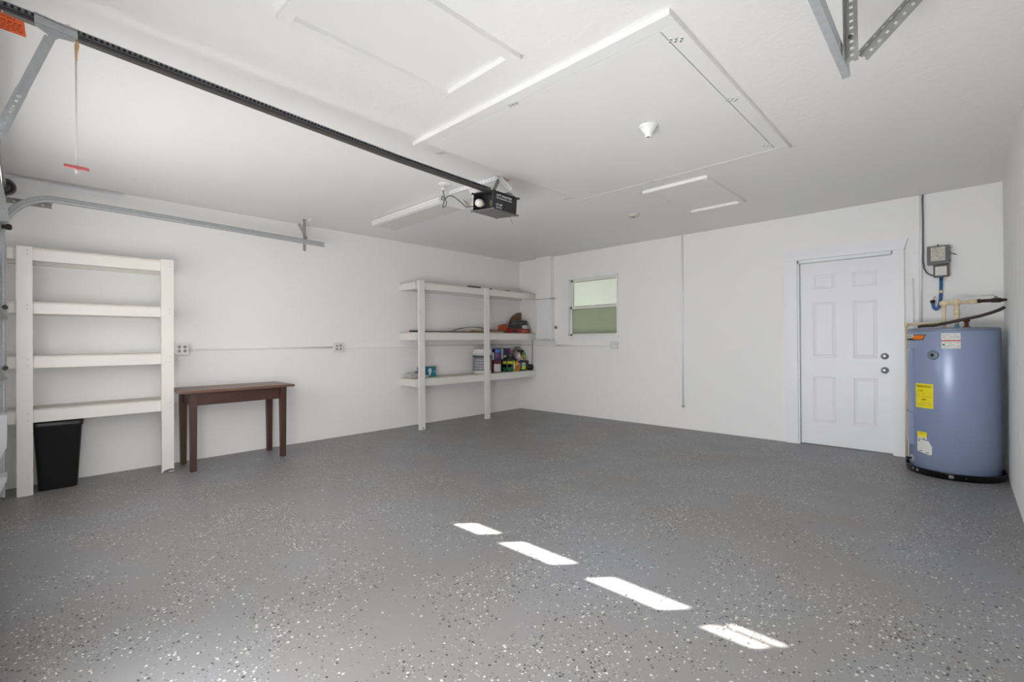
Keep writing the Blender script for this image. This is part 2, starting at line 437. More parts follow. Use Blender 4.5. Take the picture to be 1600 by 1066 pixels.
# ------------------------------------------------------------------ window
def window():
    w = struct('window_1', (1.5, 0, 1.2))
    wx0, wx1, wz0, wz1 = 1.055, 1.935, 1.235, 2.135
    b = MB()
    b.box(wx0-0.03, wx0+0.004, -0.018, 0.06, wz0-0.02, wz1+0.02, 0.004)
    b.box(wx1-0.004, wx1+0.02, -0.018, 0.06, wz0-0.02, wz1+0.02, 0.004)
    b.box(wx0-0.03, wx1+0.02, -0.02, 0.06, wz1-0.004, wz1+0.028, 0.004)
    b.build('window_casing', M['trim'], w)
    MB().box(wx0-0.012, wx1+0.025, -0.035, 0.06, wz0-0.03, wz0+0.008, 0.004).build('window_sill', M['trim'], w)
    def sash(y, z0, z1, m, nm):
        s = MB()
        t = 0.034
        s.box(wx0+0.004, wx0+0.004+t, y-0.012, y+0.012, z0, z1, 0.002); s.box(wx1-0.004-t, wx1-0.004, y-0.012, y+0.012, z0, z1, 0.002)
        s.box(wx0+0.004, wx1-0.004, y-0.012, y+0.012, z0, z0+t, 0.002); s.box(wx0+0.004, wx1-0.004, y-0.012, y+0.012, z1-t, z1, 0.002)
        o = s.build(nm, M['alu'], w)
        g = MB(); x0, x1, a, c = wx0+0.004+t, wx1-0.004-t, z0+t, z1-t
        for q in ((x0, x0+0.005, a, c), (x1-0.005, x1, a, c), (x0, x1, a, a+0.006), (x0, x1, c-0.006, c)):
            g.box(q[0], q[1], y-0.009, y-0.003, q[2], q[3])
        g.build('gasket', M['gasket'], o)
        MB().box(x0, x1, y-0.001, y+0.002, a, c).build('pane', m, o)
        return o
    sash(0.085, 1.672, 2.131, M['pane_up'], 'upper_sash')
    s = sash(0.055, 1.243, 1.702, M['pane_lo'], 'lower_sash')
    MB().box(1.47, 1.53, 0.028, 0.044, 1.69, 1.708, 0.003).build('sash_latch', M['alu'], s)
    # outdoors beyond the frosted glass
    g = MB().box(-6, 12, 0.15, 9, -0.12, -0.05).build('lawn', M['lawn']); g['kind'] = 'structure'
    b = bmesh.new()
    bmesh.ops.create_grid(b, x_segments=90, y_segments=18, size=0.5)
    for v in b.verts:
        x = -3.5+ (v.co.x+0.5)*8; z = (v.co.y+0.5)*1.75
        n = noise.noise(Vector((x*3, z*3, 1)))*0.12+noise.noise(Vector((x*9, z*9, 4)))*0.06
        top = max(0, z-1.5)
        v.co = Vector((x, 2.2+n+top*0.6, z-0.05+n*0.3))
    me = bpy.data.meshes.new('hedge'); b.to_mesh(me); b.free(); me.materials.append(M['hedge'])
    o = bpy.data.objects.new('hedge', me); COL.objects.link(o)
    sol = o.modifiers.new('s', 'SOLIDIFY'); sol.thickness = -0.5
    o.data.transform(Matrix.Identity(4))
    tag(o, 'blurred green hedge seen through the frosted window panes', 'hedge')
window()

# ------------------------------------------------------------------ six-panel door
def door():
    d = struct('door_1', (4.655, 0, 0))
    x0, x1, z1 = 4.255, 5.055, 2.005
    b = MB(); yf = 0.045
    cols = [(4.372, 4.583), (4.735, 4.937)]
    rows = [(0.255, 0.752), (0.962, 1.573), (1.712, 1.868)]
    xs = [x0, cols[0][0], cols[0][1], cols[1][0], cols[1][1], x1]
    zs = [0.008, rows[0][0], rows[0][1], rows[1][0], rows[1][1], rows[2][0], rows[2][1], z1]
    for i in range(5):
        for j in range(7):
            if i in (1, 3) and j in (1, 3, 5): continue
            b.box(xs[i], xs[i+1], yf, yf+0.04, zs[j], zs[j+1])
    bmesh.ops.remove_doubles(b.b, verts=b.b.verts, dist=0.0001)
    leaf = b.build('door_leaf', M['trim'], d)
    for cx0, cx1 in cols:
        for rz0, rz1 in rows:
            p = MB()
            # sunk border and raised field
            def ring(a, ya, bb, yb):
                A = [(cx0+a, ya, rz0+a), (cx1-a, ya, rz0+a), (cx1-a, ya, rz1-a), (cx0+a, ya, rz1-a)]
                B = [(cx0+bb, yb, rz0+bb), (cx1-bb, yb, rz0+bb), (cx1-bb, yb, rz1-bb), (cx0+bb, yb, rz1-bb)]
                va = [p.b.verts.new(q) for q in A]; vb = [p.b.verts.new(q) for q in B]
                for k in range(4): p.b.faces.new((va[k], va[(k+1) % 4], vb[(k+1) % 4], vb[k]))
                return vb
            ring(0, yf, 0.012, yf+0.006); ring(0.012, yf+0.006, 0.020, yf+0.006)
            vb = ring(0.020, yf+0.006, 0.034, yf+0.001); p.b.faces.new(vb)
            p.build('door_panel', M['trim'], leaf)
    for z, nm in ((0.985, 'deadbolt'), (0.842, 'keyed_knob')):
        k = MB()
        if nm == 'deadbolt':
            k.lathe([(0.0, -0.022), (0.012, -0.022), (0.019, -0.019), (0.021, -0.012), (0.031, -0.008), (0.034, 0)], (4.995, yf, z), 28, 'Y')
        else:
            k.lathe([(0.0, -0.055), (0.014, -0.055), (0.024, -0.05), (0.028, -0.038), (0.022, -0.024), (0.013, -0.018), (0.013, -0.008), (0.031, -0.006), (0.034, 0)], (4.995, yf, z), 28, 'Y')
        o = k.build(nm, M['chrome'], leaf)
        y = yf-0.0235 if nm == 'deadbolt' else yf-0.0565
        MB().box(4.9935, 4.9965, y, y+0.002, z-0.006, z+0.006).build('keyway', M['dark'], leaf)
    # jamb
    j = MB()
    j.box(4.215, x0-0.003, -0.004, 0.13, 0, 2.035); j.box(x1+0.003, 5.095, -0.004, 0.13, 0, 2.035); j.box(4.215, 5.095, -0.004, 0.13, z1+0.004, 2.04)
    j.box(x0-0.006, x0+0.0, yf+0.02, yf+0.06, 0, z1); j.build('door_jamb', M['trim'], d)
    # casing boards
    MB().box(4.118, 4.238, -0.026, 0, 0, 2.042, 0.003).build('side_casing', M['trim'], d)
    MB().box(5.070, 5.158, -0.026, 0, 0, 2.042, 0.003).build('side_casing', M['trim'], d)
    MB().prism([(4.118, 2.042), (5.158, 2.042), (5.188, 2.145), (4.095, 2.158)], 'Y', -0.032, 0).build('head_casing', M['trim'], d)
door()

# ------------------------------------------------------------------ garage door, only its left edge enters the frame
def garage_door():
    g = struct('door_2', (2.79, YF, 0))
    yb, yf = YF-0.045, YF-0.0
    hs = [0.0, 0.515, 1.03, 1.545, 2.08]
    m = M_('garage_door_steel', (226, 227, 230), 0.45, 0.1, 0.03, 4)
    for i in range(3):
        b = MB(); b.box(0.395, 5.25, yb, yf, hs[i]+0.003, hs[i+1]-0.003, 0.003)
        o = b.build('door_section', m, g)
        if i == 0:
            for z0, z1 in ((0.435, 0.66), (0.0, 0.20)):
                pass
    # top section with four narrow lites
    slots = [(1.38, 1.62), (1.79, 2.18), (2.39, 2.78), (2.95, 3.15)]
    z0, zl, zh, z1 = hs[3]+0.003, 1.850, 1.945, hs[4]
    b = MB(); b.box(0.395, 5.25, yb, yf, z0, zl-0.03); b.box(0.395, 5.25, yb, yf, zh+0.03, z1)
    xs = [0.395]+[v for s in slots for v in s]+[5.25]
    yy0, yy1 = yf-0.012, yf-0.006
    b.box(0.395, 5.25, yy0, yy1, zl-0.03, zl); b.box(0.395, 5.25, yy0, yy1, zh, zh+0.03)
    for k in range(0, len(xs), 2): b.box(xs[k], xs[k+1], yy0, yy1, zl, zh)
    b.box(2.95, 3.15, yy0, yy1, 1.899, 1.922)
    b.build('door_section', m, g)
    # ribs and hinges at the visible edge
    for z0, z1 in ((0.43, 0.66), (0.19, 0.215)):
        MB().prism([(YF+0.001, z1), (YF+0.040, z1), (YF+0.040, z0), (YF+0.001, z0-0.10)], 'X', 0.40, 0.60).build('stiffening_rib', m, g)
    for z in (1.385, 0.93):
        MB().prism([(YF+0.001, z+0.05), (YF+0.045, z-0.02), (YF+0.045, z-0.028), (YF+0.001, z-0.03)], 'X', 0.40, 0.46).build('hinge', M['galv_dark'], g)
        MB().cyl((0.37, YF+0.03, z+0.06), (0.43, YF+0.03, z+0.06), 0.016, n=14).build('roller', M['black'], g)
garage_door()

def drilled_strip(b, p0, p1, w, t, up, hole=0.012, pitch=0.03, r=0.0045):
    """flat steel strip with real slots: rails either side and webs between holes"""
    p0, p1 = Vector(p0), Vector(p1); L = (p1-p0).length; d = (p1-p0)/L
    u = Vector(up); u = (u-d*u.dot(d)).normalized(); side = d.cross(u)
    e = (w-hole)/2
    for sgn in (-1, 1):
        o = side*sgn*(w/2-e/2); b.bar(p0+o, p1+o, e, t, up)
    n = max(1, int(L/pitch)); q = L/n; gap = r*2
    for k in range(n):
        a = p0+d*(k*q+gap/2 if k or True else 0); c = p0+d*((k+1)*q-gap/2)
        b.bar(a, c, hole, t, up)
    return b
def angle_iron(name, p0, p1, m, parent, n1, n2, w=0.032, t=0.0025, pitch=0.03, hole=0.011):
    """perforated L section; n1 = normal of the first flange, n2 = normal of the second"""
    p0, p1 = Vector(p0), Vector(p1); n1, n2 = Vector(n1).normalized(), Vector(n2).normalized()
    d = (p1-p0).normalized()
    n1 = (n1-d*n1.dot(d)).normalized(); n2 = (n2-d*n2.dot(d)).normalized()
    b = MB()
    drilled_strip(b, p0+n2*w/2, p1+n2*w/2, w, t, n1, hole, pitch, hole*0.45)
    drilled_strip(b, p0+n1*w/2, p1+n1*w/2, w, t, n2, hole, pitch, hole*0.45)
    return b.build(name, m, parent)

# ------------------------------------------------------------------ left track and its hardware
def c_track(pts, xf, name, parent, m):
    """C-shaped roller track in the YZ plane; web at x=xf, open towards the door centre"""
    b = MB(); w = 0.047; d = 0.026
    n = len(pts); rows = []
    for i in range(n):
        a = Vector(pts[max(0, i-1)]); c = Vector(pts[min(n-1, i+1)]); t = (c-a).normalized(); nn = Vector((-t[1], t[0]))
        p = Vector(pts[i]); sec = []
        for (o, x) in ((w/2, xf), (w/2, xf+d), (w/2-0.003, xf+d), (w/2-0.003, xf+0.003), (-w/2+0.003, xf+0.003), (-w/2+0.003, xf+d), (-w/2+0.012, xf+d+0.004), (-w/2, xf+d+0.004), (-w/2-0.003, xf)):
            q = p+nn*o; sec.append(b.b.verts.new((x, q[0], q[1])))
        rows.append(sec)
    k = len(rows[0])
    for i in range(n-1):
        for j in range(k):
            b.b.faces.new((rows[i][j], rows[i][(j+1) % k], rows[i+1][(j+1) % k], rows[i+1][j]))
    b.b.faces.new(rows[0]); b.b.faces.new(list(reversed(rows[-1])))
    return b.build(name, m, parent)

def left_track():
    t = thing('door_track', (0.33, -6.09, 0), 'curved galvanised garage door track running along the left wall above the shelves', 'door track')
    # centre line: vertical, arc, horizontal
    pts = [(-6.122, 0.02), (-6.122, 1.95)]
    cy, cz, r = -5.822, 1.99, 0.300
    for k in range(0, 15):
        a = PI - k*(PI/2)/14
        pts.append((cy+r*math.cos(a), cz+r*math.sin(a)+0.002*k))
    z0 = pts[-1][1]
    pts += [(-5.2, z0-0.008), (-4.4, z0-0.026), (-3.64, z0-0.045)]
    c_track(pts, 0.347, 'rail', t, M['galv'])
    MB().box(0.335, 0.352, -3.70, -3.665, 2.262, 2.272).build('stop_bolt', M['galv_dark'], t)
    # vertical back angle beside the upright
    MB().box(0.334, 0.346, -6.120, -6.096, 0.02, 1.9).build('wall_angle', M['trim'], t)
    # brown bearing at start of curve
    r_ = thing('_', (0, 0, 0), None, None) if False else None
    b = MB(); b.box(0.35, 0.42, -6.112, -6.065, 2.035, 2.06, 0.003); b.cyl((0.36, -6.075, 2.05), (0.43, -6.075, 2.05), 0.018, n=14)
    b.build('top_roller_bracket', M['rust'], t)
    # horizontal brace back to the wall
    angle_iron('brace', (0.315, -6.10, 2.283), (0.315, -5.84, 2.283), M['galv_dark'], t, (0, 0, -1), (1, 0, 0), w=0.034, pitch=0.045)
left_track()

def track_hangers():
    h = thing('track_hanger', (0.33, -3.83, H), 'small perforated steel hanger holding the end of the left door track', 'bracket')
    ang = lambda *a, **k: angle_iron(*a, **k)
    ang('ceiling_angle', (0.02, -3.80, H-0.002), (0.40, -3.80, H-0.002), M['trim'], h, (0, 0, -1), (0, 1, 0), w=0.03, pitch=0.04)
    ang('drop_strap', (0.315, -3.83, H-0.01), (0.315, -3.83, 2.183), M['galv_dark'], h, (-1, 0, 0), (0, -1, 0), w=0.03, pitch=0.03)
    ang('diagonal_strap', (0.10, -3.815, H-0.02), (0.31, -3.815, 2.315), M['galv'], h, (0, -1, 0), (1, 0, 0.5), w=0.02, pitch=0.03)
    # right-hand hanger above the camera
    h2 = thing('track_hanger', (5.27, -3.83, H), 'perforated steel angle hanger with diagonal brace dropping from the ceiling, top right', 'bracket')
    ang('drop_strap', (5.243, -3.83, H-0.002), (5.246, -3.83, 2.208), M['galv_dark'], h2, (0, -1, 0), (1, 0, 0), w=0.04, pitch=0.0255, hole=0.012)
    ang('diagonal_strap', (5.62, -3.80, H-0.002), (5.285, -3.80, 2.235), M['galv_dark'], h2, (0, -1, 0), (0.6, 0, -0.8), w=0.036, pitch=0.032, hole=0.012)
    MB().lathe([(0, -0.006), (0.006, -0.006), (0.0075, -0.003), (0.0075, 0)], (5.262, -3.836, 2.303), 6, 'Y').build('bolt', M['rail_dark'], h2)
    t = thing('door_track', (5.245, -3.65, 2.25), 'end of the right garage door track overhead, beside the perforated hanger', 'door track')
    b = MB(); x0, x1 = 5.212, 5.238
    pr = [(x1, 2.283), (x1, 2.231), (x0, 2.228), (x0, 2.238), (x1-0.004, 2.240), (x1-0.004, 2.275), (x0, 2.277), (x0, 2.283)]
    A = [b.b.verts.new((x, -3.70 if z > 2.26 else -3.665, z)) for x, z in pr]; B = [b.b.verts.new((x, -6.05, z+0.04)) for x, z in pr]
    for i in range(8): b.b.faces.new((A[i], A[(i+1) % 8], B[(i+1) % 8], B[i]))
    b.b.faces.new(A); b.b.faces.new(list(reversed(B)))
    b.build('rail', M['galv'], t)
track_hangers()

def spring_assembly():
    s = thing('torsion_spring_drum', (0.33, -6.09, 2.37), 'dark cable drum and bearing plate of the garage door spring, at the left edge', 'cable drum')
    m = M_('drum_grey', (92, 88, 86), 0.5, 0.5, 0.15, 30)
    MB().lathe([(0.0, 0.0), (0.045, 0.0), (0.05, 0.012), (0.036, 0.016), (0.034, 0.04), (0.058, 0.046), (0.066, 0.05), (0.066, 0.06), (0.05, 0.06), (0.045, 0.04), (0.02, 0.038), (0.018, 0.075), (0.0, 0.075)], (0.26, -6.10+0.0, 2.368), 30, 'X').build('cable_drum', m, s)
    MB().cyl((0.02, -6.10, 2.368), (5.6, -6.10, 2.368), 0.0125, n=14).build('torsion_shaft', M['galv'], s)
    MB().prism([(YF+0.001, 2.425), (YF+0.012, 2.425), (YF+0.058, 2.082), (YF+0.001, 2.078)], 'X', 0.445, 0.450).build('bearing_plate', M['galv'], s)
    MB().box(0.20, 0.26, YF+0.001, YF+0.04, 2.27, 2.30).build('end_bracket', M['galv_dark'], s)
spring_assembly()

# wall angle painted white, high on the left wall
def wall_angle():
    a = thing('wall_angle', (0, -5.7, 2.5), 'white painted perforated steel angle lying along the top of the left wall', 'bracket')
    o = angle_iron('angle_bar', (0.0045, -6.06, 2.525), (0.0045, -5.37, 2.520), M['trim'], a, (0, 0, -1), (1, 0, 0), w=0.034, pitch=0.06)
wall_angle()

# ------------------------------------------------------------------ opener rail, trolley, motor
RX = 3.0
rail_pts = [(-6.12, 2.401), (-5.844, 2.383), (-5.407, 2.357), (-4.9, 2.330), (-4.365, 2.303), (-3.9, 2.290), (-3.56, 2.283)]
def rail_z(y):
    for (a, za), (b, zb) in zip(rail_pts, rail_pts[1:]):
        if a <= y <= b: return za+(zb-za)*(y-a)/(b-a)
    return rail_pts[-1][1] if y > -4 else rail_pts[0][1]
def opener_rail():
    t = thing('opener_rail', (RX, -6.1, 2.38), 'long dark steel garage door opener rail crossing the ceiling diagonally', 'rail')
    dark, brown, top, tooth = MB(), MB(), MB(), MB()
    for (a, za), (b, zb) in zip(rail_pts, rail_pts[1:]):
        P = lambda dz, dx=0: ((RX+dx, a, za+dz), (RX+dx, b, zb+dz))
        p, q = P(0.004); brown.bar(p, q, 0.030, 0.008)
        p, q = P(0.015, 0.004); dark.bar(p, q, 0.010, 0.024)
        p, q = P(0.018, 0.013); dark.bar(p, q, 0.005, 0.006)
        p, q = P(0.034); top.bar(p, q, 0.034, 0.005)
    y = -6.115
    while y < -3.60:
        z = rail_z(y)+0.027
        tooth.box(RX+0.010, RX+0.019, y-0.0045, y+0.0045, z-0.005, z+0.005); y += 0.018
    brown.build('lower_flange', M['rail_dark'], t)
    dark.build('web', M['rail_web'], t)
    top.build('upper_flange', M['rail_top'], t)
    o = tooth.build('toothed_belt', M['black'], t); o['kind'] = 'stuff'
    MB().box(RX-0.03, RX+0.03, YF-0.0, -6.10, 2.385, 2.46, 0.002).build('header_bracket', M['galv'], t)
opener_rail()

def trolley():
    t = thing('opener_trolley', (RX, -5.9, 2.38), 'galvanised trolley on the opener rail with a perforated arm slanting down to the door', 'trolley')
    b = MB()
    y0, y1 = -5.968, -5.846
    z0, z1 = rail_z(y0), rail_z(y1)
    b.prism([(y0, z0+0.030), (y1, z1+0.022), (y1, z1-0.004), (y0, z0+0.001)], 'X', RX+0.019, RX+0.024)
    b.prism([(y0, z0+0.034), (y1, z1+0.024), (y1, z1+0.028), (y0, z0+0.038)], 'X', RX-0.02, RX+0.024)
    b.prism([(y0+0.002, z0+0.004), (y0+0.002, z0-0.012), (y0+0.02, z0-0.022), (y0+0.033, z0-0.028), (y0+0.045, z0-0.043), (y0+0.058, z0-0.042), (y0+0.068, z0-0.032), (y0+0.085, z1-0.022), (y1-0.012, z1-0.020), (y1-0.002, z1-0.004)], 'X', RX+0.016, RX+0.020)
    b.build('carriage', M['galv'], t)
    MB().cyl((RX-0.01, -5.873, rail_z(-5.86)+0.04), (RX+0.015, -5.873, rail_z(-5.86)+0.04), 0.006, n=10).build('release_pin', M['porcelain'], t)
    # arm: solid upper strap and drilled lower strap
    p0 = Vector((RX+0.022, -5.925, 2.350)); p1 = Vector((RX+0.022, -6.060, 1.930))
    d = (p1-p0)
    a = MB(); a.bar(p0, p0+d*0.66, 0.031, 0.004, (1, 0, 0)); arm = a.build('upper_arm', M['galv'], t)
    a = MB(); drilled_strip(a, p0+d*0.56+Vector((0.005, 0, 0)), p1+Vector((0.005, 0, 0)), 0.034, 0.004, (1, 0, 0), 0.008, 0.024, 0.004)
    a.bar(p1+d*0.0+Vector((0.005, 0, 0)), p1+d*0.02+Vector((0.005, 0, 0)), 0.034, 0.004, (1, 0, 0))
    a.build('lower_arm', M['galv'], t)
    for k in (0.62, 0.75):
        q = p0+d*k
        MB().lathe([(0, 0.014), (0.006, 0.014), (0.008, 0.008), (0.008, 0.004)], q, 12, 'X').build('bolt', M_('bright_bolt', (214, 212, 210), 0.35, 0.2), t)
    MB().bar(p1+Vector((0, 0.0, 0.01)), (RX+0.02, YF+0.002, 1.955), 0.03, 0.006, (1, 0, 0)).build('door_bracket', M['galv'], t)
trolley()

def release_cord():
    t = thing('release_cord', (RX+0.02, -5.851, 2.3), 'white release cord with a faded red handle hanging from the opener trolley', 'pull cord')
    x, y = RX+0.02, -5.851
    MB().tube([(x, y+0.004, 2.372), (x+0.003, y+0.002, 2.352), (x, y, 2.32), (x, y, 2.29)], [0.003, 0.0075, 0.0042, 0.0036], 8).build('tan_cord_end', M['rope_tan'], t)
    MB().tube([(x, y, 2.292), (x+0.001, y, 2.1), (x, y, 1.872)], 0.0032, 8).build('cord', M['rope'], t)
    # T handle
    b = MB(); b.bar((x-0.02, y-0.033, 1.872), (x+0.02, y+0.033, 1.860), 0.014, 0.011)
    b.build('handle', M['pink'], t)
    MB().lathe([(0.0, -0.012), (0.004, -0.012), (0.007, -0.003), (0.004, 0.004)], (x, y, 1.855), 12).build('knot', M['rope'], t)
release_cord()

def caution_tag():
    t = thing('caution_tag', (RX+0.02, -6.05, 2.36), 'bright orange caution card hanging under the rail at the top left edge', 'warning tag')
    x = RX+0.012
    MB().prism([(-6.122, 2.3975), (-5.994, 2.380), (-5.989, 2.324), (-6.122, 2.332)], 'X', x-0.0006, x+0.0006).build('card', M['caution'], t)
    d = Vector((0, 1, -0.12)).normalized(); u = Vector((0, 0.12, 1)).normalized()
    flat_text('CAUTION', 0.0135, M['ink_dr'], t, (x+0.001, -6.062, 2.3800), d, u, width=0.088)
    b = MB()
    for k, (a, c) in enumerate(((-6.115, -6.0), (-6.118, -6.0), (-6.11, -6.0), (-6.118, -5.998), (-6.118, -6.03))):
        z = 2.3685-0.0085*k
        y = a
        while y < c:
            wd_ = random.uniform(0.008, 0.018); e = min(y+wd_, c)
            b.bar((x+0.001, y, z-0.10*(y+6.12)*0.6), (x+0.001, e, z-0.10*(e+6.12)*0.6), 0.0006, 0.0026 if k else 0.0036, (0, 0, 1)); y = e+0.004
    b.build('fine_print', M['ink_dr'], t)
    MB().tube([(x, -6.05, 2.388), (x, -6.052, 2.401)], 0.0015, 6).build('tie', M['rope'], t)
caution_tag()

def opener():
    c = Vector((3.0, -3.509, 2.204))
    t = thing('garage_door_opener', c, 'charcoal garage door opener motor box with a light bulb hanging from the ceiling', 'door opener')
    t.rotation_euler = (0.012, 0.091, 0.063)
    w, d, h = 0.223, 0.28, 0.128
    def B_(): return MB()
    def put(mb, name, m, parent=t):   # local coordinates
        me = mb.mesh(name); me.materials.append(m); o = bpy.data.objects.new(name, me); COL.objects.link(o); o.parent = parent; return o
    x0, x1, y0, y1, z0, z1 = -w/2, w/2, -d/2, d/2, -h/2, h/2
    b = B_(); b.box(x0+0.012, x1-0.006, y0+0.075, y1-0.008, z0+0.004, z1-0.004, 0.003)
    b.box(x1-0.022, x1-0.006, y0+0.004, y0+0.08, z0+0.004, z1-0.004)
    b.box(x0+0.012, x0+0.016, y0+0.004, y0+0.08, z0+0.004, z1-0.004)
    b.build if False else None
    put(b, 'housing', M['opener'])
    for z in (z0, z1):
        b = B_(); b.box(x0, x1+0.004, y0-0.006, y1+0.006, z-0.004, z+0.004, 0.003)
        for sx in (x0+0.004, x1): 
            for sy in (y0, y1): b.cyl((sx, sy, z-0.007), (sx, sy, z+0.007), 0.009, n=12)
        put(b, 'cover_plate', M['opener'] if z > 0 else M_('grey_underside', (112, 112, 108), 0.4, 0.1))
    b = B_(); b.lathe([(0.0, -0.055), (0.012, -0.053), (0.024, -0.044), (0.031, -0.028), (0.031, -0.012), (0.026, 0.004), (0.018, 0.02), (0.013, 0.034), (0.013, 0.045)], (x0+0.052, y0+0.05, -0.002), 24, 'Y')
    put(b, 'light_bulb', M['bulb'])
    b = B_()
    for k in range(3): b.box(0.012, 0.05, y0+0.070, y0+0.0755, -0.02+k*0.014, -0.014+k*0.014)
    put(b, 'vent_slot', M_('brass_vents', (170, 160, 120), 0.4, 0.3))
    for k in range(2):
        b = B_(); b.lathe([(0, 0.003), (0.004, 0.003), (0.006, 0)], (x1-0.006, y1-0.06+0.03*k, -0.032), 10, 'X'); put(b, 'adjusting_screw', M['dark'])
    def txt(s, size, z, yy, width, m=M['ink_w']):
        me = text_mesh(s, size); me.materials.clear(); me.materials.append(m)
        ww = max(v.co.x for v in me.vertices)-min(v.co.x for v in me.vertices)
        for v in me.vertices: v.co = Vector((x1-0.0052+v.co.z, yy+v.co.x*width/ww, z+v.co.y))
        o = bpy.data.objects.new('lettering', me); COL.objects.link(o); o.parent = t
    txt('LIFT-MASTER', 0.022, 0.042, -0.018, 0.17)
    txt('PROFESSIONAL SERIES', 0.013, 0.022, -0.018, 0.17)
    txt('1/3 HP', 0.024, -0.026, -0.072, 0.066)
    txt('MOTOR', 0.014, -0.046, -0.072, 0.062)
    # rear mounting plate on top
    b = B_(); b.box(x1-0.10, x1-0.01, 0.03, 0.11, z1+0.004, z1+0.018, 0.003); b.box(x1-0.09, x1-0.02, 0.05, 0.09, z1+0.018, z1+0.032, 0.003)
    put(b, 'mounting_plate', M['galv_dark'])
    b = B_(); b.tube([(x1-0.02, y1-0.06, z0-0.004), (x1-0.019, y1-0.06, z0-0.03), (x1-0.012, y1-0.05, z0-0.055), (x1-0.004, y1-0.045, z0-0.072)], 0.0014, 6)
    put(b, 'antenna_wire', M['cable'])
    # the mounting bracket: perforated angle on the ceiling with struts
    k = thing('opener_bracket', (2.6, -3.3, H), 'white perforated angle bracket fixing the opener to the ceiling', 'bracket')
    angle_iron('ceiling_angle', (2.19, -3.31, H-0.006), (2.80, -3.275, H-0.006), M['trim'], k, (0, 0.15, -1), (0, 1, 0), w=0.032, pitch=0.038)
    angle_iron('rear_strut', (2.79, -3.27, H-0.02), (3.055, -3.40, 2.315), M['trim'], k, (0.2, -1, 0.3), (0.9, 0, 0.6), w=0.028, pitch=0.036)
    MB().box(2.74, 3.05, -3.20, -3.13, H-0.016, H-0.001, 0.002).build('mounting_board', M['jute'], k)
    b = MB(); drilled_strip(b, (2.87, -3.42, 2.33), (2.82, -3.29, H-0.05), 0.03, 0.003, (1, 0, 0), 0.01, 0.03, 0.004); b.build('front_strut', M['galv_dark'], k)
    # cord
    co = thing('power_cord', (2.28, -3.45, H), 'grey power cord looped below a ceiling outlet beside the opener', 'cord')
    MB().tube([(2.263, -3.435, H-0.035), (2.290, -3.45, 2.47), (2.31, -3.45, 2.42), (2.337, -3.45, 2.375), (2.322, -3.45, 2.345), (2.282, -3.45, 2.342), (2.29, -3.45, 2.37), (2.31, -3.45, 2.41), (2.275, -3.45, 2.445), (2.262, -3.45, 2.42), (2.30, -3.448, 2.40), (2.346, -3.45, 2.425), (2.40, -3.45, 2.42), (2.45, -3.45, 2.395), (2.542, -3.45, 2.325), (2.60, -3.46, 2.28), (2.70, -3.47, 2.262), (2.80, -3.48, 2.262), (2.885, -3.49, 2.25)], 0.0045, 8).build('cable', M['cable'], co)
    MB().lathe([(0.008, -0.055), (0.016, -0.045), (0.018, -0.01), (0.0, -0.01)], (2.263, -3.43, H), 14).build('plug', M['white_pl'], co)
    o = thing('ceiling_outlet', (2.30, -3.44, H), 'round white ceiling outlet plate that the looped cord hangs from', 'outlet')
    MB().lathe([(0.0, -0.012), (0.04, -0.012), (0.055, -0.006), (0.058, 0)], (2.30, -3.44, H), 24).build('cover', M['porcelain'], o)
opener()

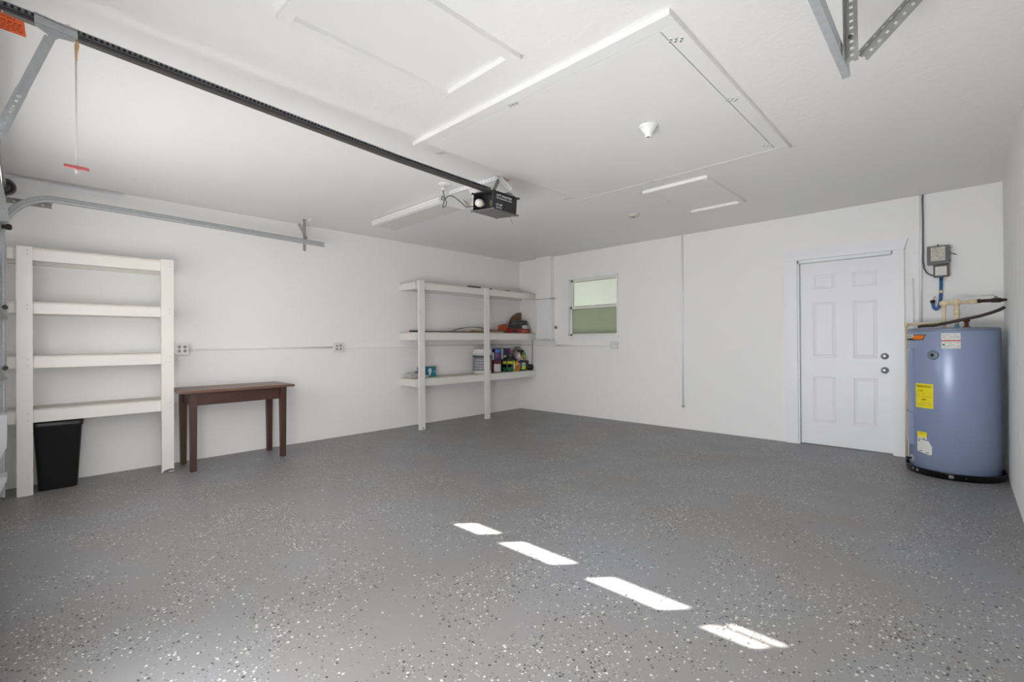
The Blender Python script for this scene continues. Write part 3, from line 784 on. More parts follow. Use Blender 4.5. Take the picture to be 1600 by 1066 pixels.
# ------------------------------------------------------------------ ceiling things
def lampholder(name, x, y, z, lab, bulb=False):
    t = thing(name, (x, y, z), lab, 'lampholder')
    MB().lathe([(0.0, -0.004), (0.01, -0.004), (0.012, -0.074), (0.021, -0.074), (0.024, -0.05), (0.042, -0.03), (0.05, -0.012), (0.060, -0.009), (0.060, 0)], (x, y, z), 30).build('porcelain_body', M['porcelain'], t)
    MB().lathe([(0.0, 0), (0.0105, 0)], (x, y, z-0.070), 16).build('socket_hole', M['dark'], t)
    if bulb:
        MB().lathe([(0.013, -0.07), (0.014, -0.09), (0.028, -0.115), (0.031, -0.135), (0.024, -0.158), (0.0, -0.17)], (x, y, z), 24).build('light_bulb', M['bulb'], t)
    return t
def ceiling_fittings():
    # small hatch near the front
    def frame(t, x0, x1, y0, y1, w, zb, nm='frame_board', m=M['panel']):
        for q in ((x0, x1, y0, y0+w), (x0, x1, y1-w, y1), (x0, x0+w, y0+w, y1-w), (x1-w, x1, y0+w, y1-w)):
            MB().box(q[0], q[1], q[2], q[3], zb, H+0.001, 0.0015).build(nm, m, t)
    t = thing('attic_hatch', (3.76, -4.79, H), 'white framed attic hatch in the ceiling nearest the garage door, panel recessed', 'ceiling hatch')
    frame(t, 3.485, 4.035, -5.262, -4.335, 0.052, 2.519)
    MB().box(3.535, 3.985, -5.21, -4.387, 2.5415, H+0.001).build('hatch_panel', M['panel'], t)
    # large panel with mending plates
    t = thing('ceiling_access_panel', (3.75, -3.2, H), 'very large smooth white ceiling panel with framed edges and small latches', 'ceiling panel')
    x0, x1, y0, y1, w, zb = 2.832, 4.690, -4.136, -2.22, 0.078, 2.518
    frame(t, x0, x1, y0, y1, w, zb)
    MB().box(x0+w+0.004, x1-w-0.004, y0+w+0.004, y1-w-0.004, zb+0.001, H+0.001).build('panel_sheet', M['panel'], t)
    for (x, y, rot) in ((4.637, -3.96, 0.6), (4.632, -3.235, 0.9), (3.72, -4.06, 0.2), (2.87, -3.93, 0.3), (3.66, -2.29, 0), (2.87, -2.42, 0.3), (4.59, -2.41, 0.5)):
        b = MB()
        ca, sa = math.cos(rot), math.sin(rot)
        for dx in (-0.024, 0, 0.024):
            p = Vector((x, y, zb-0.002)); u = Vector((ca, sa, 0)); v = Vector((-sa, ca, 0))
            for dy in (-0.009, 0.009):
                b.lathe([(0.0045, -0.002), (0.0085, -0.002), (0.0085, 0.001), (0.0045, 0.001), (0.0045, -0.002)], p+u*dx+v*dy, 10)
        b.build('latch_plate', M['porcelain'], t)
    # small hatch at the back
    t = thing('ceiling_hatch', (3.74, -1.5, H), 'small white framed ceiling hatch near the back wall and door', 'ceiling hatch')
    frame(t, 3.44, 4.03, -2.035, -1.03, 0.05, 2.519)
    MB().box(3.49, 3.98, -1.985, -1.08, 2.5445, H+0.001).build('hatch_panel', M['panel'], t)
    lampholder('lampholder', 4.138, -3.262, 2.5185, 'white porcelain lampholder without a bulb on the large ceiling panel')
    lampholder('lampholder', 2.36, -3.15, H, 'porcelain lampholder with a bulb tucked behind the opener motor', True)
    t = thing('smoke_detector', (2.977, -1.372, H), 'small round white smoke detector on the ceiling towards the back wall', 'detector')
    MB().lathe([(0.0, -0.030), (0.03, -0.030), (0.052, -0.026), (0.062, -0.014), (0.062, -0.006), (0.068, -0.004), (0.068, 0)], (2.977, -1.372, H), 32).build('detector_body', M_('detector_cream', (214, 210, 196), 0.5), t)
    MB().lathe([(0.014, -0.0335), (0.0, -0.0335), ], (2.977, -1.372, H), 12).build('test_button', M['porcelain'], t)
    # fluorescent fixture
    t = thing('ceiling_light', (1.45, -3.16, H), 'long white wraparound fluorescent light fixture, unlit, by the left wall', 'light fixture')
    x0, x1, y0, y1 = 0.875, 2.06, -3.33, -3.01
    prof = [(y0, 2.500), (y0+0.006, 2.462), (y0+0.03, 2.452), (y1-0.03, 2.452), (y1-0.006, 2.462), (y1, 2.500), (y1-0.04, H), (y0+0.04, H)]
    MB().prism(prof, 'X', x0, x1).build('diffuser', M['diffuser'], t)
    prof2 = [(y0-0.004, 2.502), (y0+0.002, 2.458), (y0+0.03, 2.447), (y1-0.03, 2.447), (y1-0.002, 2.458), (y1+0.004, 2.502), (y1-0.036, H), (y0+0.036, H)]
    MB().prism(prof2, 'X', x1, x1+0.014).build('end_cap', M['white_pl'], t)
    MB().prism(prof2, 'X', x0-0.014, x0).build('end_cap', M['white_pl'], t)
    MB().box(x0, x1, y0-0.006, y0+0.002, 2.486, 2.504, 0.001).build('edge_lip', M['porcelain'], t)
ceiling_fittings()

# ------------------------------------------------------------------ left shelving unit
def shelf_unit_one():
    t = thing('storage_shelf', (0.18, -5.55, 0), 'white painted four-tier wooden shelving unit against the left wall, empty', 'shelving')
    xa, xb = 0.332, 0.370
    MB().box(xa, xb, -6.040, -5.951, 0.0, 1.922, 0.003).build('post', M['wood_white'], t)
    p = MB()
    p.prism([(-5.143, 0.0), (-5.125, 0.022), (-5.085, 0.032), (-5.053, 0.028), (-5.050, 1.926), (-5.143, 1.926)], 'X', xa, xb)
    p.build('post', M['wood_white'], t)
    MB().bar((0.372, -5.09, 0.010), (0.392, -5.058, 0.012), 0.022, 0.004).build('chipped_splinter', M['wood_white'], t)
    for z0, z1 in ((1.822, 1.922), (1.406, 1.499), (0.980, 1.078), (0.554, 0.658)):
        MB().box(xa-0.038, xa-0.001, -6.090, -5.052, z0, z1-0.012, 0.003).build('front_board', M['wood_white'], t)
        MB().box(0.002, xa-0.001, -6.090, -5.052, z1-0.012, z1).build('shelf_board', M['shelf_top'], t)
        MB().box(0.001, 0.039, -6.090, -5.052, z0, z1-0.013).build('wall_cleat', M['wood_white'], t)
        MB().box(0.04, xa-0.039, -5.090, -5.053, z0, z1-0.013).build('side_cleat', M['wood_white'], t)
    for z in (1.89, 1.86, 1.47, 1.44, 1.05, 1.0, 0.63, 0.58):
        for y in (-6.0, -5.10):
            MB().lathe([(0.0, 0.0012), (0.0035, 0.0008), (0.0035, 0)], (xb, y+0.02, z), 8, 'X').build('screw', M_('screw_grey', (150, 146, 140), 0.5, 0.3), t)
shelf_unit_one()

def shelf_unit_two():
    t = thing('storage_shelf', (0.2, -1.2, 0), 'white painted three-tier wooden shelving unit in the back corner holding supplies', 'shelving')
    xa, xb = 0.364, 0.402
    MB().box(xa, xb, -2.388, -2.299, 0.0, 1.983, 0.003).build('post', M['wood_white'], t)
    MB().box(xa, xb, -1.202, -1.113, 0.0, 1.973, 0.003).build('post', M['wood_white'], t)
    MB().box(xb, xb+0.002, -2.345, -2.333, 0.012, 0.030).build('knot_hole', M['dark'], t)
    for (z0, z1) in ((1.868, 1.966), (1.190, 1.297), (0.572, 0.676)):
        y1 = -0.003
        MB().box(xa-0.038, xa-0.001, -2.432, y1, z0, z1-0.012, 0.003).build('front_board', M['wood_white'], t)
        MB().box(0.002, xa-0.001, -2.432, y1, z1-0.012, z1).build('shelf_board', M['shelf_top'], t)
        MB().box(0.002, xa-0.039, -2.470+0.038, -2.395, z0, z1-0.013, 0.002).build('end_board', M['wood_white'], t)
        MB().box(0.001, 0.039, -2.394, y1, z0, z1-0.013).build('wall_cleat', M['wood_white'], t)
shelf_unit_two()

# ------------------------------------------------------------------ table
def table():
    t = thing('side_table', (0.31, -4.55, 0), 'narrow dark reddish-brown wooden side table against the left wall', 'table')
    MB().box(0.045, 0.575, -5.046, -4.055, 0.714, 0.738, 0.006).build('table_top', M['walnut_top'], t)
    def leg(x, y, s=0.058):
        b = MB(); k = 0.006
        b.b.verts.ensure_lookup_table()
        lo = [b.b.verts.new((x+i*(s/2-k), y+j*(s/2-k), 0)) for i, j in ((-1, -1), (1, -1), (1, 1), (-1, 1))]
        hi = [b.b.verts.new((x+i*s/2, y+j*s/2, 0.712)) for i, j in ((-1, -1), (1, -1), (1, 1), (-1, 1))]
        for i in range(4): b.b.faces.new((lo[i], lo[(i+1) % 4], hi[(i+1) % 4], hi[i]))
        b.b.faces.new(list(reversed(lo))); b.b.faces.new(hi)
        b.build('leg', M['walnut_leg'], t)
    for x in (0.12, 0.507):
        for y in (-4.935, -4.155): leg(x, y)
    MB().box(0.492, 0.516, -4.905, -4.185, 0.596, 0.713, 0.002).build('apron', M['walnut'], t)
    MB().box(0.112, 0.136, -4.905, -4.185, 0.596, 0.713, 0.002).build('apron', M['walnut'], t)
    MB().box(0.15, 0.477, -4.945, -4.925, 0.596, 0.713, 0.002).build('apron', M['walnut'], t)
    MB().box(0.15, 0.477, -4.165, -4.145, 0.596, 0.713, 0.002).build('apron', M['walnut'], t)
table()

# ------------------------------------------------------------------ bin
def bin_():
    t = thing('waste_bin', (0.19, -5.80, 0), 'black plastic waste bin standing under the left shelving unit', 'waste bin')
    b = MB()
    def ring(hx, hy, z, r=0.03):
        out = []
        for cx, cy, a0 in ((hx-r, hy-r, 0), (-hx+r, hy-r, 90), (-hx+r, -hy+r, 180), (hx-r, -hy+r, 270)):
            for k in range(5):
                a = math.radians(a0+k*22.5); out.append(b.b.verts.new((0.205+cx+r*math.cos(a), -5.808+cy+r*math.sin(a), z)))
        return out
    R = [ring(0.085, 0.112, 0.0), ring(0.088, 0.115, 0.006), ring(0.118, 0.143, 0.50), ring(0.124, 0.149, 0.505), ring(0.126, 0.151, 0.545), ring(0.118, 0.143, 0.545), ring(0.112, 0.137, 0.50), ring(0.082, 0.108, 0.012)]
    for a, c in zip(R, R[1:]):
        n = len(a)
        for k in range(n):
            f = b.b.faces.new((a[k], a[(k+1) % n], c[(k+1) % n], c[k]))
    b.b.faces.new(list(reversed(R[0]))); b.b.faces.new(R[-1])
    for f in b.b.faces: f.smooth = len(f.verts) == 4
    b.build('bin_body', M_('bin_black', (26, 26, 29), 0.38, 0, 0.12, 5), t)
bin_()

# ------------------------------------------------------------------ electrical things on the walls
def outlet_box(name, c, axis, label, group=None):
    """quad receptacle; axis X = on left wall facing +X, axis Y = on back wall facing -Y"""
    t = thing(name, c, label, 'outlet', group)
    x, y, z = c
    def bx(u0, u1, w0, w1, d0, d1, nm, m, bev=0.0):
        if axis == 'X': return MB().box(d0, d1, y+u0, y+u1, z+w0, z+w1, bev).build(nm, m, t)
        return MB().box(x+u0, x+u1, -d1, -d0, z+w0, z+w1, bev).build(nm, m, t)
    bx(-0.052, 0.052, -0.052, 0.052, 0, 0.040, 'back_box', M['white_pl'], 0.003)
    bx(-0.057, 0.057, -0.057, 0.057, 0.040, 0.046, 'cover_plate', M['white_pl'], 0.003)
    for u in (-0.023, 0.023):
        for w in (-0.02, 0.02):
            b = MB()
            if axis == 'X': b.lathe([(0.0, 0.003), (0.0145, 0.003), (0.0155, 0)], (0.046, y+u, z+w), 16, 'X')
            else: b.lathe([(0.0, -0.003), (0.0145, -0.003), (0.0155, 0)], (x+u, -0.046, z+w), 16, 'Y')
            b.build('receptacle', M['outlet_grey'] if axis == 'X' else M['white_pl'], t)
    return t
outlet_box('wall_outlet', (0, -4.925, 1.112), 'X', 'white quad outlet box on the left wall just right of the tall shelving')
outlet_box('wall_outlet', (0, -3.326, 1.106), 'X', 'white quad outlet box on the left wall between table and corner shelving')
outlet_box('wall_outlet', (1.895, 0, 1.098), 'Y', 'white outlet box on the back wall under the window corner')

def conduits():
    def con(pts, r, lab, m=M['trim'], clamps=()):
        t = thing('conduit', pts[0], lab, 'conduit')
        MB().tube(pts, r, 12).build('pipe', m, t)
        for q, ax in clamps:
            q = Vector(q)
            if ax == 'X': MB().box(0.0005, 0.024, q.y-0.008, q.y+0.008, q.z-0.018, q.z+0.018, 0.003).build('clamp', m, t)
            else: MB().box(q.x-0.018 if ax == 'V' else q.x-0.008, q.x+0.018 if ax == 'V' else q.x+0.008, -0.024, -0.0005, q.z-0.008 if ax == 'V' else q.z-0.018, q.z+0.008 if ax == 'V' else q.z+0.018, 0.003).build('clamp', m, t)
        return t
    con([(0.012, -4.868, 1.108), (0.012, -4.0, 1.110), (0.012, -3.384, 1.108)], 0.0095, 'thin white conduit on the left wall between the two quad outlets', clamps=[((0, -4.82, 1.108), 'X'), ((0, -4.1, 1.11), 'X')])
    con([(0.012, -3.268, 1.106), (0.012, -1.8, 1.11), (0.012, -0.02, 1.11)], 0.0095, 'thin white conduit running along the left wall behind the corner shelving', clamps=[((0, -2.7, 1.108), 'X')])
    con([(0.02, -0.012, 1.10), (0.738, -0.012, 1.095)], 0.0095, 'short white conduit on the back wall below the electrical panel')
    con([(0.802, -0.014, 1.094), (1.838, -0.014, 1.090)], 0.0105, 'white conduit on the back wall under the window')
    con([(2.922, -0.015, H-0.001), (2.919, -0.015, 1.3), (2.916, -0.015, 0.318)], 0.011, 'vertical white conduit on the back wall between window and door', clamps=[((2.92, 0, 1.40), 'V'), ((2.921, 0, 2.4), 'V')])
    MB().lathe([(0.0, 0.006), (0.013, 0.003), (0.017, 0.0), (0.012, -0.006)], (0, 0, 0), 14).b.free()
    t = thing('conduit_end_cap', (2.916, -0.018, 0.30), 'small grey coupling at the bottom of the vertical white conduit', 'fitting')
    MB().lathe([(0.0, -0.018), (0.014, -0.014), (0.0175, 0.0), (0.014, 0.016), (0.011, 0.018)], (2.916, -0.0185, 0.300), 16).build('coupling', M['galv'], t)
    con([(5.285, -0.014, H-0.001), (5.280, -0.014, 1.9), (5.274, -0.014, 1.29)], 0.0115, 'vertical white conduit on the back wall left of the grey timer box')
    con([(5.222, -0.008, 1.75), (5.219, -0.008, 1.0), (5.216, -0.008, 0.10)], 0.006, 'thin white pipe on the back wall right of the door casing')
conduits()

def junction():
    t = thing('junction_box', (0.77, 0, 1.11), 'small white junction box on the back wall under the electrical panel', 'junction box')
    MB().box(0.740, 0.800, -0.036, 0, 1.062, 1.152, 0.003).build('box', M['white_pl'], t)
    MB().tube([(0.762, -0.015, 1.152), (0.758, -0.02, 1.175), (0.742, -0.04, 1.192)], 0.008, 8).build('nipple', M['white_pl'], t)
    e = thing('electrical_panel', (0.615, 0, 1.52), 'white flush electrical panel with a raised door beside the corner shelving', 'electrical panel')
    MB().box(0.455, 0.768, -0.100, 0, 1.192, 1.852, 0.002).build('cabinet', M['trim'], e)
    d = MB().box(0.470, 0.748, -0.116, -0.101, 1.210, 1.835, 0.003).build('panel_door', M['trim'], e)
    b = MB()
    for q in ((0.505, 0.715, 1.268, 1.276), (0.505, 0.715, 1.772, 1.780), (0.505, 0.513, 1.268, 1.780), (0.707, 0.715, 1.268, 1.780)):
        b.box(q[0], q[1], -0.123, -0.116, q[2], q[3], 0.001)
    b.build('moulding', M['trim'], d)
    MB().box(0.450, 0.775, -0.108, -0.0, 1.186, 1.191).build('bottom_shadow_strip', M_('shadow_grey', (150, 148, 144), 0.6), e)  # gap shadow under the panel, put into the grey of this strip
    MB().box(0.450, 0.80, -0.104, -0.0, 1.853, 1.861).build('top_shadow_strip', M_('shadow_grey', (150, 148, 144), 0.6), e)  # strip greyed as a shadow line along the cabinet top
    k = thing('door_bell_button', (0.80, 0, 1.386), 'round chrome fitting on the back wall between electrical panel and window', 'fitting')
    MB().lathe([(0.0, -0.026), (0.012, -0.026), (0.016, -0.020), (0.017, -0.010), (0.026, -0.008), (0.028, 0)], (0.797, 0, 1.388), 24, 'Y').build('chrome_ring', M['chrome'], k)
    MB().lathe([(0.0, -0.0275), (0.009, -0.0275), (0.009, -0.026)], (0.797, 0, 1.388), 16, 'Y').build('centre', M['dark'], k)
junction()

def timer():
    t = thing('timer_box', (5.40, 0, 1.94), 'grey metal timer box with a printed cream label on the wall above the heater', 'timer box')
    x0, x1, z0, z1 = 5.328, 5.482, 1.858, 2.028
    MB().box(x0, x1, -0.064, 0, z0, z1, 0.004).build('case', M['greybox'], t)
    MB().box(x0-0.001, x1+0.003, -0.072, -0.064, z0-0.002, z1+0.002, 0.003).build('lid', M['greybox'], t)
    MB().cyl((5.405, -0.07, z1+0.002), (5.405, -0.07, z1+0.014), 0.006, n=10).build('latch', M['rail_dark'], t)
    for z in (2.005, 1.965, 1.885):
        MB().box(x1, x1+0.008, -0.06, -0.045, z-0.008, z+0.008, 0.001).build('hinge', M['rail_dark'], t)
    l = MB().box(5.355, 5.454, -0.0735, -0.072, 1.890, 2.018).build('label', M['label_c'], t)
    y = -0.0742
    flat_text('INSTRUCTIONS', 0.012, M['ink'], t, (5.398, y, 2.008), (1, 0, 0), (0, 0, 1), width=0.06)
    b = MB()
    rr = random.Random(3)
    for k in range(11):
        z = 1.992-k*0.009; x = 5.362
        while x < 5.446:
            e = min(x+rr.uniform(0.006, 0.022), 5.448)
            if rr.random() < 0.75: b.box(x, e, y-0.0002, y+0.0004, z-0.0016, z+0.0016)
            x = e+0.004
    b.build('printed_lines', M['ink_g'], t)
    MB().tube([(x1+0.004, -0.03, 1.955), (5.50, -0.04, 1.954), (5.518, -0.04, 1.944), (5.535, -0.03, 1.932)], 0.0022, 6).build('loose_wire', M['ink'], t)
    MB().tube([(x1+0.004, -0.03, 1.952), (5.50, -0.035, 1.947), (5.522, -0.03, 1.938)], 0.0022, 6).build('loose_wire', M['ink'], t)
    b2 = thing('switch_box', (5.425, 0, 1.79), 'small dark grey switch box with a white label under the timer box', 'switch box')
    MB().box(5.374, 5.478, -0.060, 0, 1.738, 1.850, 0.004).build('case', M['greybox'], b2)
    MB().box(5.371, 5.481, -0.066, -0.060, 1.735, 1.853, 0.003).build('lid', M['rail_dark'], b2)
    MB().box(5.384, 5.464, -0.0675, -0.066, 1.752, 1.834).build('label', M['label_w'], b2)
    b = MB()
    for k in range(4): b.box(5.392, 5.456, -0.0682, -0.0674, 1.822-k*0.016, 1.8235-k*0.016)
    b.build('printed_lines', M['ink_g'], b2)
    c = thing('timer_cable', (5.29, 0, 2.4), 'black cable dropping beside the conduit and curving into the switch box', 'cable')
    MB().tube([(5.300, -0.012, H-0.002), (5.297, -0.032, 2.50), (5.300, -0.03, 2.3), (5.299, -0.03, 2.0), (5.297, -0.03, 1.90), (5.305, -0.03, 1.83), (5.325, -0.03, 1.785), (5.352, -0.03, 1.762), (5.373, -0.03, 1.755)], 0.0050, 8).build('cable', M['cable'], c)
    f = thing('blue_conduit', (5.42, -0.05, 1.6), 'blue flexible conduit hanging in a hook below the switch box', 'conduit')
    MB().tube([(5.424, -0.03, 1.740), (5.423, -0.03, 1.66), (5.421, -0.035, 1.60), (5.418, -0.045, 1.53), (5.412, -0.05, 1.475), (5.402, -0.05, 1.445), (5.388, -0.05, 1.432), (5.374, -0.05, 1.445), (5.367, -0.05, 1.475), (5.364, -0.05, 1.505)], 0.0125, 12).build('flexible_hose', M['blue'], f)
    MB().lathe([(0.012, 0), (0.018, 0.0), (0.018, 0.022), (0.012, 0.026), (0, 0.026)], (5.363, -0.05, 1.498), 14).build('end_fitting', M['rust'], f)
    MB().tube([(5.364, -0.05, 1.52), (5.372, -0.05, 1.548), (5.384, -0.05, 1.560)], 0.004, 8).build('wire_tail', M['jute'], f)
    MB().lathe([(0.0135, -0.014), (0.016, -0.012), (0.016, 0.012), (0.0135, 0.014)], (5.422, -0.034, 1.600), 14).build('clip', M['cream'], f)
timer()

# ------------------------------------------------------------------ water heater
HC = (5.500, -0.447)
def heater():
    t = thing('water_heater', (HC[0], HC[1], 0), 'tall blue-grey electric water heater standing in a black pan beside the door', 'water heater')
    R = 0.2935
    MB().lathe([(R-0.01, 0.030), (R, 0.036), (R, 1.222), (R-0.002, 1.226)], (HC[0], HC[1], 0), 96).build('tank_jacket', M['tank'], t)
    MB().lathe([(R+0.001, 1.222), (R+0.003, 1.226), (R+0.003, 1.243), (R-0.004, 1.249), (R-0.02, 1.251), (0.0, 1.253)], (HC[0], HC[1], 0), 96).build('top_cap', M['tank_cap'], t)
    # access covers on the left
    for z0, z1 in ((0.70, 1.075), (0.24, 0.515)):
        MB().patch(HC, R-0.001, -106, -55, z0, z1, 0.013, 14).build('access_cover', M['tank'], t)
    MB().patch(HC, R-0.001, -104, -57, z1+0.002 if False else 0.519, 0.698, 0.005, 14).build('seam_strip', M['tank'], t)
    def lab(az0, az1, z0, z1, m, nm='label', th=0.0012, cut=None, r=R):
        return MB().patch(HC, r, az0, az1, z0, z1, th, 10, cut).build(nm, m, t)
    r1 = R+0.0016
    # energy guide
    lab(-52, -23.5, 0.569, 0.776, M['yellow'], 'energy_label')
    curved_text('ENERGYGUIDE', 0.026, M['ink'], t, HC, r1, -37.5, 0.752, 0.122)
    curved_text('A 4622', 0.012, M['ink'], t, HC, r1, -42.5, 0.714, 0.045)
    curved_text('$451', 0.020, M['ink'], t, HC, r1, -36.5, 0.640, 0.034)
    def lines(az0, az1, zt, dz, n, m, th=0.0018, seed=1, gaps=True):
        b = MB(); rr = random.Random(seed)
        for k in range(n):
            a = az0; z = zt-k*dz
            while a < az1:
                e = min(a+rr.uniform(2.5, 7), az1) if gaps else az1
                if not gaps or rr.random() < 0.8: b.patch(HC, r1, a, e, z-th/2, z+th/2, 0.0003, 2)
                a = e+1.2
        return b.build('printed_lines', m, t)
    lines(-50, -26, 0.697, 0.006, 2, M['ink'], 0.0012, gaps=False)
    lines(-50, -26, 0.676, 0.007, 3, M['ink_g'], 0.0012, 5)
    lines(-50, -26, 0.615, 0.0075, 5, M['ink_g'], 0.0012, 6)
    # warning label with a red bar
    lab(-12.5, 10.2, 1.079, 1.204, M['label_w'], 'warning_label')
    lines(-11, 9, 1.194, 0.0075, 5, M['ink_g'], 0.0020, 7)
    MB().patch(HC, r1, -12.5, 10.2, 1.138, 1.147, 0.0003, 8).build('red_bar', M['ink_r'], t)
    lines(-11, 9, 1.126, 0.0075, 6, M['ink_g'], 0.0020, 8)
    MB().patch(HC, r1+0.0003, -11.5, -8, 1.106, 1.114, 0.0003, 2).build('warning_mark', M['ink'], t)
    # maker's plate upper left, black white and orange
    lab(-80, -57, 1.142, 1.197, M['label_w'], 'logo_plate')
    MB().patch(HC, r1, -80, -50, 1.146, 1.166, 0.0006, 8).build('black_band', M['ink'], t)
    MB().patch(HC, R+0.0006, -57, -33, 1.148, 1.195, 0.0010, 10, lambda k: (1.148+0.0, 1.195) if k < 0.8 else (1.148+(k-0.8)*0.235, 1.195)).build('dark_outline', M['ink'], t)
    MB().patch(HC, R+0.0018, -56.5, -34.5, 1.153, 1.190, 0.0004, 10, lambda k: (1.153, 1.190) if k < 0.8 else (1.153+(k-0.8)*0.18, 1.190)).build('orange_field', M['orange'], t)
    curved_text('HEATER', 0.012, M['ink'], t, HC, r1, -67, 1.184, 0.05)
    # small labels low
    lab(-49.5, -33.5, 0.318, 0.362, M['yellow'], 'small_yellow_label'); lab(-49.5, -33.5, 0.300, 0.318, M['label_w'], 'small_white_strip')
    curved_text('CAUTION', 0.011, M['ink_g'], t, HC, r1, -41.5, 0.346, 0.04)
    MB().patch(HC, r1, -39, -36, 0.304, 0.312, 0.0004, 2).build('printed_mark', M['ink'], t)
    lab(-50, -26, 0.186, 0.296, M['label_w'], 'rating_label', cut=lambda k: (0.192-0.02*k+(0.012 if k > .95 else 0), 0.296-0.008*k-(max(0, k-0.8)*0.20)))
    lines(-46, -30, 0.270, 0.008, 7, M['ink_g'], 0.0008, 11)
    MB().patch(HC, r1, -48, -45, 0.279, 0.289, 0.0004, 2).build('printed_mark', M['ink'], t)
    MB().patch(HC, r1, -46, -40, 0.196, 0.201, 0.0004, 2).build('printed_mark', M['ink'], t)
    MB().patch(HC, r1, -35, -30, 0.188, 0.193, 0.0004, 2).build('printed_mark', M['ink'], t)
    # clear plastic plug with dark centre
    a = math.radians(-23.4)
    mt = Matrix.Rotation(a, 3, 'Z')
    cc = (HC[0]+R*math.sin(a), HC[1]-R*math.cos(a), 1.022)
    MB().lathe([(0.0, -0.010), (0.014, -0.012), (0.026, -0.012), (0.036, -0.007), (0.041, 0.004)], cc, 30, 'Y', mt).build('round_cover', M['tank_cap'], t)
    MB().lathe([(0.0, -0.0135), (0.013, -0.0135), (0.015, -0.011)], cc, 10, 'Y', mt).build('dark_hole', M['ink'], t)
    # drain valve low left
    a = math.radians(-64); mt = Matrix.Rotation(a, 3, 'Z')
    cc = (HC[0]+R*math.sin(a), HC[1]-R*math.cos(a), 0.110)
    MB().lathe([(0.0, -0.006), (0.030, -0.006), (0.036, 0.006)], cc, 24, 'Y', mt).build('valve_plate', M_('pale_plastic', (150, 158, 172), 0.4), t)
    MB().lathe([(0.0, -0.045), (0.012, -0.045), (0.014, -0.03), (0.009, -0.025), (0.009, -0.006)], cc, 16, 'Y', mt).build('drain_valve', M['pan'], t)
    # fittings on the top
    MB().lathe([(0.024, 1.252), (0.024, 1.262), (0.014, 1.264), (0.014, 1.300), (0.022, 1.302), (0.022, 1.326), (0.013, 1.33), (0.0, 1.33)], (5.590, -0.45, 0), 16).build('brass_fitting', M['copper'], t)
    MB().lathe([(0.018, 1.252), (0.018, 1.262), (0.013, 1.264), (0.013, 1.284), (0, 1.284)], (5.530, -0.45, 0), 16).build('blue_nipple', M_('pale_blue_plastic', (110, 160, 200), 0.4), t)
    MB().lathe([(0.014, 1.252), (0.014, 1.275), (0, 1.275)], (5.450, -0.45, 0), 16).build('hot_nipple', M['cream'], t)
    # pan
    p = thing('drain_pan', (HC[0], HC[1], 0), 'round black drain pan on the floor beneath the water heater', 'drain pan')
    Rp = 0.3205
    MB().lathe([(0.0, 0.003), (Rp-0.02, 0.003), (Rp-0.012, 0.006), (Rp-0.008, 0.052), (Rp-0.004, 0.058), (Rp, 0.056), (Rp, 0.050), (Rp-0.004, 0.046), (Rp-0.01, 0.0), (0.0, 0.0)], (HC[0], HC[1], 0), 80).build('pan', M['pan'], p)
    for az, z, r_ in ((-55, 0.030, 0.012), (-46, 0.030, 0.014), (-2, 0.030, 0.02), (14, 0.03, 0.005)):
        a = math.radians(az); mt = Matrix.Rotation(a, 3, 'Z')
        b = MB(); b.lathe([(0.0, -0.0012), (r_*0.8, -0.0012), (r_, 0.004)], (HC[0]+(Rp-0.006)*math.sin(a), HC[1]-(Rp-0.006)*math.cos(a), z), 14, 'Y', mt)
        b.build('drain_plug', M_('grey_dust', (120, 120, 124), 0.6), p)
heater()

